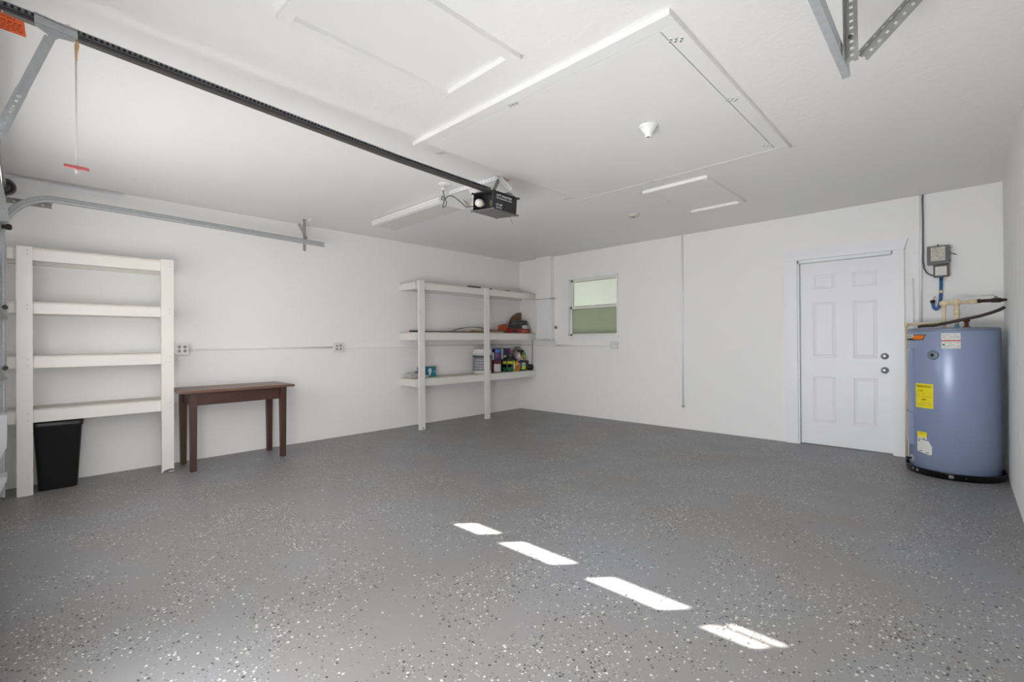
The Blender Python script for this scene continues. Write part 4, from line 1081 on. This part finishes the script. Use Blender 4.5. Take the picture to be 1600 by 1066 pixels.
def plumbing():
    t = thing('water_pipe', (5.5, -0.45, 1.4), 'cream plastic water pipes with a lever valve above the heater entering the right wall', 'pipe')
    MB().tube([(5.450, -0.45, 1.275), (5.450, -0.45, 1.462)], 0.0135, 14).build('riser', M['cream'], t)
    MB().tube([(5.450, -0.45, 1.466), (5.655, -0.45, 1.470)], 0.0125, 14).build('cross_pipe', M['cream'], t)
    MB().tube([(5.530, -0.45, 1.284), (5.530, -0.45, 1.47)], 0.0170, 14).build('riser', M['cream'], t)
    for c in ((5.450, -0.45, 1.466), (5.530, -0.45, 1.470)):
        b = MB(); b.lathe([(0, -0.026), (0.020, -0.026), (0.020, 0.022), (0.014, 0.026), (0, 0.026)], c, 16); b.lathe([(0.018, -0.030), (0.018, 0.030)], c, 16, 'X'); b.build('elbow', M['cream'], t)
    MB().lathe([(0.0, -0.022), (0.0215, -0.022), (0.0215, 0.022), (0, 0.022)], (5.530, -0.45, 1.385), 16).build('coupling', M['cream'], t)
    MB().lathe([(0.0, 5.600), (0.018, 5.600), (0.018, 5.655), (0.0, 5.655)], (0, -0.45, 1.470), 16, 'X').build('adapter', M['cream'], t)
    MB().lathe([(0.0, 5.652), (0.016, 5.652), (0.018, 5.67), (0.014, 5.68), (0.014, 5.735), (0.018, 5.74), (0.020, 5.79), (0.013, 5.80), (0.010, W-0.002), (0, W-0.002)], (0, -0.45, 1.473), 16, 'X').build('valve_body', M['rust'], t)
    MB().cyl((5.765, -0.45, 1.485), (5.765, -0.45, 1.506), 0.011, n=12).build('valve_stem', M['galv_dark'], t)
    b = MB(); b.bar((5.77, -0.45, 1.502), (5.745, -0.455, 1.518), 0.012, 0.003); b.bar((5.745, -0.455, 1.518), (5.68, -0.46, 1.516), 0.012, 0.003)
    b.build('lever', M['galv_dark'], t)
    d = thing('overflow_pipe', (5.18, -0.33, 0.5), 'thin cream overflow pipe running down the left side of the water heater', 'pipe')
    MB().tube([(5.435, -0.40, 1.298), (5.187, -0.30, 1.295)], 0.0105, 12).build('horizontal_run', M['cream'], d)
    MB().tube([(5.187, -0.30, 1.293), (5.178, -0.28, 0.066)], 0.0105, 12).build('downpipe', M['cream'], d)
    b = MB(); b.lathe([(0, -0.022), (0.015, -0.022), (0.015, 0.014), (0, 0.014)], (5.187, -0.30, 1.295), 14); b.lathe([(0.0, -0.014), (0.015, -0.014), (0.015, 0.024), (0, 0.024)], (5.187, -0.30, 1.295), 14, 'X'); b.build('elbow', M['cream'], d)
    h = thing('insulated_hose', (5.5, -0.5, 1.3), 'dark brown rubber hose sagging over the top of the water heater', 'hose')
    P = [(5.285, -0.47, 1.268), (5.30, -0.49, 1.272), (5.34, -0.50, 1.274), (5.38, -0.50, 1.275), (5.43, -0.50, 1.285), (5.50, -0.505, 1.302), (5.56, -0.508, 1.318), (5.61, -0.508, 1.330), (5.67, -0.505, 1.345), (5.73, -0.50, 1.367), (5.78, -0.49, 1.390), (5.812, -0.48, 1.412)]
    MB().tube(P, 0.0125, 12).build('hose', M['hose'], h)
plumbing()

# ------------------------------------------------------------------ things on the corner shelving
ZL, ZM, ZT = 0.6762, 1.2972, 1.9662
def can(name, x, y, z, r, h, label, body, band, cat='can', lid=M['galv'], group=None):
    t = thing(name, (x, y, z), label, cat, group)
    MB().lathe([(r-0.004, 0), (r, 0.003), (r, 0.008), (r-0.002, 0.011), (r-0.002, h-0.012), (r, h-0.008), (r, h-0.002), (r-0.004, h)], (x, y, z), 32).build('tin', body, t)
    MB().lathe([(r-0.002, h-0.001), (r-0.010, h-0.001), (r-0.014, h-0.005), (0.0, h-0.005)], (x, y, z), 32).build('lid', lid, t)
    return t
def sticker(t, x, y, z0, z1, r, az0, az1, m, nm='label'):
    return MB().patch((x, y), r, az0, az1, z0, z1, 0.0012, 8).build(nm, m, t)

def shelf_goods():
    # white bucket
    x, y = 0.185, -1.07
    t = thing('plastic_bucket', (x, y, ZL), 'white plastic bucket with grey label behind the middle shelf post', 'bucket')
    R1, R0, h = 0.152, 0.138, 0.375
    MB().lathe([(0, 0.0), (R0, 0.0), (R0+0.002, 0.004), (R1-0.006, h-0.07), (R1, h-0.068), (R1, h-0.05), (R1-0.004, h-0.048), (R1, h-0.02), (R1+0.002, h-0.018), (R1+0.002, h), (R1-0.01, h+0.002), (0, h+0.002)], (x, y, ZL), 40).build('pail', M['white_pl'], t)
    rb = 0.149
    sticker(t, x, y, ZL+0.245, ZL+0.275, rb, -60, 130, M_('slate_green', (58, 82, 84), 0.5), 'green_band')
    sticker(t, x, y, ZL+0.05, ZL+0.245, rb-0.002, -60, 130, M_('grey_label', (140, 140, 148), 0.5, 0, 0.35, 25), 'grey_label')
    sticker(t, x, y, ZL+0.045, ZL+0.056, rb-0.003, -60, 130, M['ink'], 'dark_line')
    for k in range(4): sticker(t, x, y, ZL+0.07+k*0.042, ZL+0.09+k*0.042, rb-0.0005, -8+k*3, 70-k*5, M_('label_faint', (176, 174, 178)), 'printed_line')
    # two stacked gallon cans
    x, y = 0.245, -0.83
    t = can('paint_can', x, y, ZL, 0.083, 0.19, 'maroon and white paint can standing on the low shelf beside the post', M_('maroon_tin', (98, 30, 48), 0.35), None)
    sticker(t, x, y, ZL+0.014, ZL+0.135, 0.082, 22, 110, M_('label_lightgrey', (205, 200, 200), 0.5, 0, 0.12, 40), 'white_label')
    for k in range(3):
        sticker(t, x, y, ZL+0.02, ZL+0.13, 0.0835, 42+k*22, 44+k*22, M_('maroon_ink', (120, 60, 70)), 'label_rule')
    t = can('paint_can', x, y, ZL+0.191, 0.083, 0.185, 'dark navy paint can with a white strip stacked on the maroon can', M_('navy_tin', (44, 30, 84), 0.35), None)
    z = ZL+0.191
    sticker(t, x, y, z+0.01, z+0.125, 0.082, -4, 22, M['label_w'], 'white_label')
    sticker(t, x, y, z+0.03, z+0.045, 0.0835, 4, 12, M['ink'], 'printed_mark')
    sticker(t, x, y, z+0.125, z+0.175, 0.082, 42, 95, M_('cyan_print', (40, 120, 190), 0.4), 'blue_swirl')
    sticker(t, x, y, z+0.04, z+0.12, 0.082, 42, 95, M_('purple_print', (104, 52, 110), 0.4, 0, 0.3, 40), 'purple_label')
    # tall box behind
    t = thing('carton', (0.10, -0.50, ZL), 'white and navy printed carton at the back behind the green jug', 'box')
    MB().box(0.04, 0.15, -0.64, -0.40, ZL, ZL+0.375, 0.002).build('box_body', M_('navy_carton', (30, 42, 110), 0.5, 0, 0.2, 15), t)
    MB().box(0.1505, 0.152, -0.64, -0.575, ZL+0.20, ZL+0.37).build('white_panel', M['label_w'], t)
    MB().box(0.1505, 0.152, -0.56, -0.47, ZL+0.22, ZL+0.26).build('white_panel', M['label_w'], t)
    MB().box(0.1505, 0.152, -0.455, -0.41, ZL+0.29, ZL+0.36).build('red_panel', M_('red_print', (160, 50, 60)), t)
    MB().box(0.1505, 0.152, -0.455, -0.41, ZL+0.16, ZL+0.27).build('cream_panel', M['label_c'], t)
    # dark green jug
    def jug(name, x, y, wx, wy, h, body, cap, lab, stickers, cat='jug'):
        t = thing(name, (x, y, ZL), lab, cat)
        b = MB()
        def ring(sx, sy, z, r):
            out = []
            r = min(r, sx*0.99, sy*0.99)
            for cx, cy, a0 in ((sx-r, sy-r, 0), (-sx+r, sy-r, 90), (-sx+r, -sy+r, 180), (sx-r, -sy+r, 270)):
                for k in range(4):
                    a = math.radians(a0+k*30); out.append(b.b.verts.new((x+cx+r*math.cos(a), y+cy+r*math.sin(a), ZL+z)))
            return out
        hb = h*0.86
        Rg = [ring(wx/2*0.9, wy/2*0.9, 0, 0.012), ring(wx/2, wy/2, 0.008, 0.015), ring(wx/2, wy/2, hb*0.78, 0.015), ring(wx/2*0.85, wy/2*0.8, hb*0.9, 0.015), ring(wx/2*0.35, wy/2*0.3, hb, 0.02)]
        for a, c in zip(Rg, Rg[1:]):
            n = len(a)
            for k in range(n): b.b.faces.new((a[k], a[(k+1) % n], c[(k+1) % n], c[k])).smooth = True
        b.b.faces.new(list(reversed(Rg[0]))); b.b.faces.new(Rg[-1])
        b.build('bottle', body, t)
        rc = min(wx, wy)*0.22
        MB().lathe([(rc*0.9, hb-0.003), (rc, hb), (rc, h-0.003), (rc-0.003, h), (0, h)], (x, y, ZL), 18).build('cap', cap, t)
        for (y0, y1, z0, z1, m) in stickers:
            MB().box(x+wx/2+0.0003, x+wx/2+0.0015, y+y0*wy/2, y+y1*wy/2, ZL+z0*h, ZL+z1*h).build('label', m, t)
            MB().box(x-wx/2*0.8, x+wx/2*0.8, y-wy/2-0.0015, y-wy/2-0.0003, ZL+z0*h, ZL+z1*h).build('label', m, t)
        return t
    jug('garden_jug', 0.27, -0.585, 0.10, 0.155, 0.285, M_('dark_green_plastic', (34, 44, 34), 0.35), M['black'], 'dark green jug with a yellow and green label on the low shelf',
        [(-0.8, 0.8, 0.42, 0.60, M_('label_yellow', (206, 200, 40))), (-0.8, 0.8, 0.04, 0.42, M_('label_green', (40, 110, 70), 0.5, 0, 0.4, 30)), (-0.7, 0.3, 0.26, 0.44, M_('label_pale_green', (160, 200, 120)))])
    jug('thin_bottle', 0.285, -0.475, 0.05, 0.05, 0.22, M_('pale_green_plastic', (150, 178, 84), 0.4), M['black'], 'thin pale green bottle between the dark jug and the orange bottle', [(-0.7, 0.7, 0.2, 0.6, M['label_c'])], 'bottle')
    jug('orange_bottle', 0.275, -0.395, 0.07, 0.07, 0.20, M_('amber_plastic', (214, 150, 26), 0.4), M['black'], 'amber orange bottle on the low shelf left of the blue bottle', [(-0.7, 0.7, 0.15, 0.45, M_('label_rust', (190, 90, 20)))], 'bottle')
    jug('blue_bottle', 0.28, -0.265, 0.06, 0.125, 0.215, M_('blue_plastic', (28, 40, 90), 0.35), M['white_pl'], 'navy blue bottle with a white and yellow label on the low shelf',
        [(-0.5, 0.85, 0.10, 0.34, M_('label_yellow2', (214, 208, 30))), (-0.5, 0.85, 0.34, 0.62, M['label_w']), (-0.3, 0.7, 0.40, 0.48, M_('blue_ink', (50, 70, 130)))], 'bottle')
    # green and white box with brown box on it
    t = thing('small_box', (0.17, -0.08, ZL), 'bright green and white small box at the right end of the low shelf', 'box')
    MB().box(0.118, 0.20, -0.185, 0.0-0.012, ZL, ZL+0.095, 0.002).build('box_body', M_('bright_green_carton', (106, 160, 40), 0.45, 0, 0.25, 20), t)
    MB().box(0.2003, 0.2015, -0.185, -0.14, ZL+0.008, ZL+0.088).build('white_panel', M['label_w'], t)
    MB().box(0.2003, 0.2015, -0.118, -0.05, ZL+0.05, ZL+0.062).build('white_panel', M['label_w'], t)
    t2 = thing('brown_box', (0.17, -0.09, ZL+0.096), 'flat brown cardboard box lying on the green and white box', 'box')
    MB().box(0.114, 0.205, -0.215, -0.012, ZL+0.0955, ZL+0.160, 0.002).build('box_body', M_('brown_board', (104, 72, 62), 0.7), t2)
    # spray bottle on brown box
    x, y, z = 0.16, -0.115, ZL+0.1605
    t = thing('spray_bottle', (x, y, z), 'green trigger spray bottle with a yellow label standing on the brown box', 'spray bottle')
    MB().lathe([(0, 0), (0.036, 0), (0.039, 0.006), (0.039, 0.09), (0.030, 0.115), (0.014, 0.135), (0.013, 0.15), (0, 0.15)], (x, y, z), 24).build('bottle', M_('olive_plastic', (96, 120, 70), 0.35), t)
    b = MB(); b.box(x-0.012, x+0.012, y-0.045, y+0.02, z+0.15, z+0.18, 0.004); b.bar((x, y-0.018, z+0.152), (x, y-0.04, z+0.115), 0.010, 0.006); b.build('trigger_head', M['black'], t)
    sticker(t, x, y, z+0.008, z+0.088, 0.0395, 0, 120, M_('label_yellow', (206, 200, 40)), 'yellow_label')
    sticker(t, x, y, z+0.03, z+0.06, 0.0408, 40, 90, M_('leaf_ink', (60, 90, 40)), 'leaf_print')
    sticker(t, x, y, z+0.008, z+0.10, 0.0398, -40, -2, M['label_c'], 'pale_label')
    # pale bottle with cap on top of blue bottle region (standing behind it)
    x, y = 0.18, -0.245
    t = thing('bleach_bottle', (x, y, ZL), 'tall pale pink bottle with a dark cap behind the navy blue bottle', 'bottle')
    MB().lathe([(0, 0), (0.044, 0), (0.047, 0.006), (0.047, 0.24), (0.034, 0.28), (0.016, 0.30), (0.016, 0.31), (0, 0.31)], (x, y, ZL), 24).build('bottle', M_('pale_pink_plastic', (206, 182, 184), 0.4), t)
    MB().lathe([(0.018, 0.305), (0.018, 0.335), (0, 0.335)], (x, y, ZL), 16).build('cap', M['black'], t)
    sticker(t, x, y, ZL+0.22, ZL+0.27, 0.0475, 40, 80, M['label_w'], 'white_label')
    # coiled hose leaning at the back
    t = thing('coiled_hose', (0.09, -0.30, ZL), 'coil of grey and brown hose leaning on the wall behind the bottles', 'hose')
    b = MB(); pts = []
    for k in range(90):
        a = 2*PI*k/30; r = 0.105+0.008*(k/30)
        pts.append((0.075+0.012*math.sin(a*0.5), -0.17+r*math.cos(a)*0.9, ZL+0.275+r*math.sin(a)*0.98))
    b.tube(pts, 0.0085, 8).build('grey_coil', M_('grey_hose', (150, 142, 140), 0.5), t)
    pts = [(0.10, -0.19+0.095*math.cos(2*PI*k/24), ZL+0.255+0.095*math.sin(2*PI*k/24)) for k in range(22)]
    MB().tube(pts, 0.0085, 8).build('brown_coil', M_('brown_hose', (96, 62, 54), 0.5), t)
    # black round spool at the far right
    t = thing('black_spool', (0.29, -0.06, ZL), 'small black spool at the far right end of the low shelf', 'spool')
    b = MB(); c = (0.285, -0.058, ZL+0.051)
    b.lathe([(0, -0.028), (0.050, -0.028), (0.050, -0.018), (0.028, -0.014), (0.028, 0.014), (0.050, 0.018), (0.050, 0.028), (0, 0.028)], c, 24, 'X')
    b.build('spool_body', M['black'], t)
    MB().lathe([(0, 0.0285), (0.012, 0.0285), (0.012, 0.028)], c, 12, 'X').build('hub', M['dark'], t)
    # teal light-bulb box
    t = thing('light_bulb_box', (0.18, -2.08, ZL), 'teal carton printed with a white light bulb near the left shelf post', 'box')
    MB().box(0.10, 0.20, -2.22, -1.972, ZL, ZL+0.142, 0.002).build('box_body', M_('teal_carton', (14, 122, 142), 0.4, 0, 0.2, 12), t)
    b = MB(); cy = -2.075; pr = []
    for k in range(21):
        a = math.radians(-60+k*300/20+0); pr.append((cy+0.030*math.sin(PI+math.radians(30)+math.radians(k*15)), ZL+0.088+0.030*math.cos(PI+math.radians(30)+math.radians(k*15))))
    pr += [(cy+0.014, ZL+0.03), (cy-0.014, ZL+0.03)]
    pr = [p for p in pr]
    # simple bulb outline: round top and narrowing neck
    pr = [(cy+0.030*math.cos(math.radians(a)), ZL+0.092+0.030*math.sin(math.radians(a))) for a in range(-30, 211, 20)]+[(cy-0.014, ZL+0.045), (cy-0.012, ZL+0.02), (cy+0.012, ZL+0.02), (cy+0.014, ZL+0.045)]
    b.prism(pr, 'X', 0.2002, 0.2016); b.build('printed_bulb', M['ink_w'], t)
    MB().box(0.2002, 0.2014, -2.22, -2.10, ZL+0.002, ZL+0.030).build('white_strip', M_('pinkish_white', (214, 196, 210)), t)
    MB().box(0.2002, 0.2014, -2.01, -1.985, ZL+0.06, ZL+0.085).build('pale_print', M_('pale_teal', (130, 196, 206)), t)
    # papers/plastic packages on the left
    t = thing('plastic_packet', (0.15, -2.33, ZL), 'crumpled clear and white plastic packet at the left end of the low shelf', 'packet')
    b = bmesh.new(); bmesh.ops.create_cube(b, size=1); bmesh.ops.subdivide_edges(b, edges=b.edges[:], cuts=7, use_grid_fill=True)
    for v in b.verts:
        p = Vector((v.co.x*0.16, v.co.y*0.135, v.co.z*0.055)); n = noise.noise(p*28)*0.012
        v.co = Vector((0.17+p.x+n*0.4, -2.352+p.y+n*0.4, ZL+0.032+p.z*(1+n*6)+(n if v.co.z > 0.4 else 0)))
        v.co.z = max(v.co.z, ZL+0.0008)
    me = bpy.data.meshes.new('packet'); b.to_mesh(me); b.free(); me.materials.append(M_('packet_grey', (186, 180, 180), 0.3, 0, 0.18, 40)); me.transform(Matrix.Translation((-0.15, 2.33, -ZL)))
    o = bpy.data.objects.new('packet', me); COL.objects.link(o); o.parent = t
    t = thing('flat_box', (0.28, -2.2, ZL), 'flat dark and white box lying behind the left shelf post', 'box')
    MB().box(0.13, 0.30, -2.275, -2.232, ZL, ZL+0.085, 0.002).build('box_body', M_('dark_box', (104, 102, 102), 0.5, 0, 0.3, 30), t)
    # brown stick under the middle shelf at the right end
    tag(MB().tube([(0.30, -0.03, ZL+0.001), (0.305, -0.024, 1.188)], 0.0055, 8).build('wooden_stick', M_('stick_brown', (128, 92, 66), 0.6), None, (0.30, -0.03, ZL)), 'thin brown stick standing upright at the right end under the middle shelf', 'stick')

    # ---------------- middle shelf
    t = thing('long_grey_rod', (0.27, -1.95, ZM), 'long thin grey rod with a red and black tip lying on the middle shelf', 'rod')
    MB().tube([(0.27, -2.29, ZM+0.0125), (0.27, -1.50, ZM+0.0125)], 0.012, 10).build('shaft', M_('rod_grey', (120, 120, 120), 0.45), t)
    MB().tube([(0.27, -2.42, ZM+0.0125), (0.27, -2.29, ZM+0.0125)], 0.0115, 10).build('black_grip', M['black'], t)
    MB().tube([(0.27, -2.45, ZM+0.0125), (0.27, -2.42, ZM+0.0125)], 0.012, 10).build('red_tip', M_('dark_red_tip', (130, 34, 30)), t)
    def strip(pts, w, th, nm, m, lab, cat):
        b = MB(); 
        rows = []
        n = len(pts)
        for i, (y, z) in enumerate(pts):
            a = Vector(pts[max(0, i-1)]); c = Vector(pts[min(n-1, i+1)]); tt = (c-a).normalized(); nn = Vector((-tt[1], tt[0]))
            r = []
            for (dx, o) in ((-w/2, -th/2), (w/2, -th/2), (w/2, th/2), (-w/2, th/2)):
                r.append(b.b.verts.new((XX+dx, y+nn[0]*o, z+nn[1]*o)))
            rows.append(r)
        for i in range(n-1):
            for j in range(4): b.b.faces.new((rows[i][j], rows[i][(j+1) % 4], rows[i+1][(j+1) % 4], rows[i+1][j]))
        b.b.faces.new(rows[0]); b.b.faces.new(list(reversed(rows[-1])))
        return tag(b.build(nm, m, None, (XX, pts[0][0], ZM)), lab, cat)
    XX = 0.17
    P = [(-1.72+k*0.98/16, ZM+0.006+0.085*math.sin(PI*min(1, k/16*1.0))**0.9+0.0) for k in range(17)]
    strip(P, 0.05, 0.009, 'bent_wood_strip', M_('dark_wood_strip', (120, 84, 52), 0.5), 'brown bent wooden strip arching above the middle shelf', 'wood strip')
    XX = 0.25
    P = [(-1.50+k*0.77/16, ZM+0.007+0.045*math.sin(PI*k/16)) for k in range(17)]
    strip(P, 0.07, 0.010, 'bowed_board', M_('pale_wood_strip', (190, 160, 112), 0.6), 'pale thin board bowing under the brown bent strip', 'wood strip')
    t = thing('yellow_board', (0.22, -1.38, ZM), 'short olive and tan board lying flat beneath the bent strips', 'board')
    MB().box(0.19, 0.215, -1.47, -1.02, ZM, ZM+0.032, 0.002).build('board', M_('olive_tan', (170, 158, 104), 0.6, 0, 0.2, 12), t)
    t = thing('wood_offcuts', (0.25, -0.87, ZM), 'pale wood offcut lying right of the middle post on the middle shelf', 'board')
    b = MB(); b.box(0.29, 0.34, -1.09, -0.76, ZM, ZM+0.018, 0.001); b.build('offcut', M_('offcut_tan', (188, 172, 150), 0.6, 0, 0.25, 25), t)
    b = MB(); b.bar((0.30, -1.05, ZM+0.031), (0.31, -0.70, ZM+0.028), 0.03, 0.02); b.build('offcut', M_('offcut_brown', (134, 84, 58), 0.6, 0, 0.3, 25), t)
    def blob(name, c, s, m, lab, cat, seed, amp=0.22, flat=True):
        b = bmesh.new(); bmesh.ops.create_icosphere(b, subdivisions=4, radius=1)
        for v in b.verts:
            d = v.co.normalized(); n = noise.noise(d*1.6+Vector((seed, 0, 0)))*amp+noise.noise(d*5+Vector((0, seed, 0)))*amp*0.5
            sq = max(abs(d.x), abs(d.y), abs(d.z)); q = d/(sq**0.55)*(1+n)
            v.co = Vector((q.x*s[0]*0.8, q.y*s[1]*0.8, q.z*s[2]*0.8))
            if v.co.z < -s[2]*0.62: v.co.z = -s[2]*0.62
        for f in b.faces: f.smooth = True
        zm = min(v.co.z for v in b.verts)
        me = bpy.data.meshes.new(name); b.to_mesh(me); b.free(); me.materials.append(m); me.transform(Matrix.Translation((0, 0, -zm)))
        o = bpy.data.objects.new(name, me); COL.objects.link(o); o.location = c
        return tag(o, lab, cat)
    # red tile saw box / bag pile
    t = thing('red_bag', (0.26, -0.33, ZM), 'red printed bag lying flat at the bottom of the pile on the middle shelf', 'bag')
    MB().box(0.20, 0.335, -0.56, -0.11, ZM, ZM+0.072, 0.012).build('bag_body', M_('red_bag_paper', (158, 44, 34), 0.5, 0, 0.35, 14), t)
    b = MB(); rr = random.Random(5); y = -0.32
    while y < -0.16:
        w_ = rr.uniform(0.012, 0.022); b.bar((0.3352, y, ZM+0.018), (0.3352, y+0.006, ZM+0.052), 0.001, w_*0.5, (0, 1, 0)); y += w_+0.006
    b.build('pale_print', M_('pale_red_print', (224, 150, 140)), t)
    MB().box(0.3345, 0.3362, -0.55, -0.42, ZM+0.012, ZM+0.060).build('dark_patch', M_('dark_maroon', (60, 20, 24)), t)
    blob('black_bag', (0.26, -0.40, ZM+0.072), (0.07, 0.17, 0.045), M_('black_sheen', (46, 50, 52), 0.35, 0, 0.5, 18), 'shiny black bag lying on the left of the red bag', 'bag', 3.3)
    blob('white_rag', (0.29, -0.19, ZM+0.074), (0.045, 0.085, 0.045), M_('white_rag_cloth', (206, 200, 192), 0.7, 0, 0.15, 20), 'white rag bunched on the right of the red bag', 'rag', 8.1)
    blob('grey_tool_bag', (0.20, -0.23, ZM+0.135), (0.075, 0.20, 0.06), M_('grey_camouflage', (88, 86, 82), 0.6, 0, 0.7, 22), 'mottled grey crumpled bag on top of the pile', 'bag', 5.7, 0.3)
    t = thing('orange_box', (0.20, -0.66, ZM), 'rust orange box at the left of the pile on the middle shelf', 'box')
    MB().box(0.16, 0.25, -0.70, -0.575, ZM+0.045, ZM+0.135, 0.004).build('box_body', M_('rust_orange', (176, 74, 34), 0.5, 0, 0.25, 15), t)
    MB().box(0.15, 0.26, -0.71, -0.57, ZM, ZM+0.045, 0.003).build('box_base', M_('dark_brown_base', (100, 66, 52), 0.6, 0, 0.3, 15), t)
    MB().box(0.165, 0.245, -0.65, -0.58, ZM+0.135, ZM+0.143, 0.002).build('black_lid', M['black'], t)
    # curved brown board
    t = thing('curved_brown_board', (0.12, -0.15, ZM), 'quarter-round brown board standing upright behind the pile of bags', 'board')
    pr = [(-0.34, ZM+0.10)]
    for k in range(15):
        a = k/14*PI/2; pr.append((-0.34+0.30*math.sin(a), ZM+0.345-0.195*math.cos(a)*1.0))
    pr += [(-0.035, ZM+0.001), (-0.34, ZM+0.001)]
    pr = [(-0.34, ZM+0.12)]+[(-0.34+0.305*(1-math.cos(k/14*PI/2)) if False else -0.34+0.305*(1-math.cos(k/14*PI/2)), ZM+0.12+0.245*math.sin(k/14*PI/2)) for k in range(1, 15)]+[(-0.035, ZM+0.001), (-0.34, ZM+0.001)]
    MB().prism(pr, 'X', 0.045, 0.062).build('board', M_('mottled_brown_wood', (122, 88, 62), 0.5, 0, 0.4, 10), t)
    # top shelf oddments
    for (y0, y1, z, lab) in ((-1.475, -1.235, 0.022, 'dark steel bar lying on the top shelf left of the middle post'), (-1.115, -1.0, 0.016, 'short dark steel bar on the top shelf right of the middle post')):
        t = thing('steel_bar', (0.33, (y0+y1)/2, ZT), lab, 'bar')
        MB().box(0.315, 0.345, y0, y1, ZT, ZT+z, 0.002).build('bar', M_('dark_bar', (64, 62, 60), 0.5), t)
    t = thing('small_bracket', (0.32, -0.62, ZT), 'tiny grey scrap lying on the top shelf near the corner', 'scrap')
    MB().prism([(-0.70, ZT), (-0.60, ZT), (-0.62, ZT+0.014), (-0.66, ZT+0.018)], 'X', 0.30, 0.34).build('scrap', M_('scrap_grey', (110, 104, 98), 0.6), t)
shelf_goods()
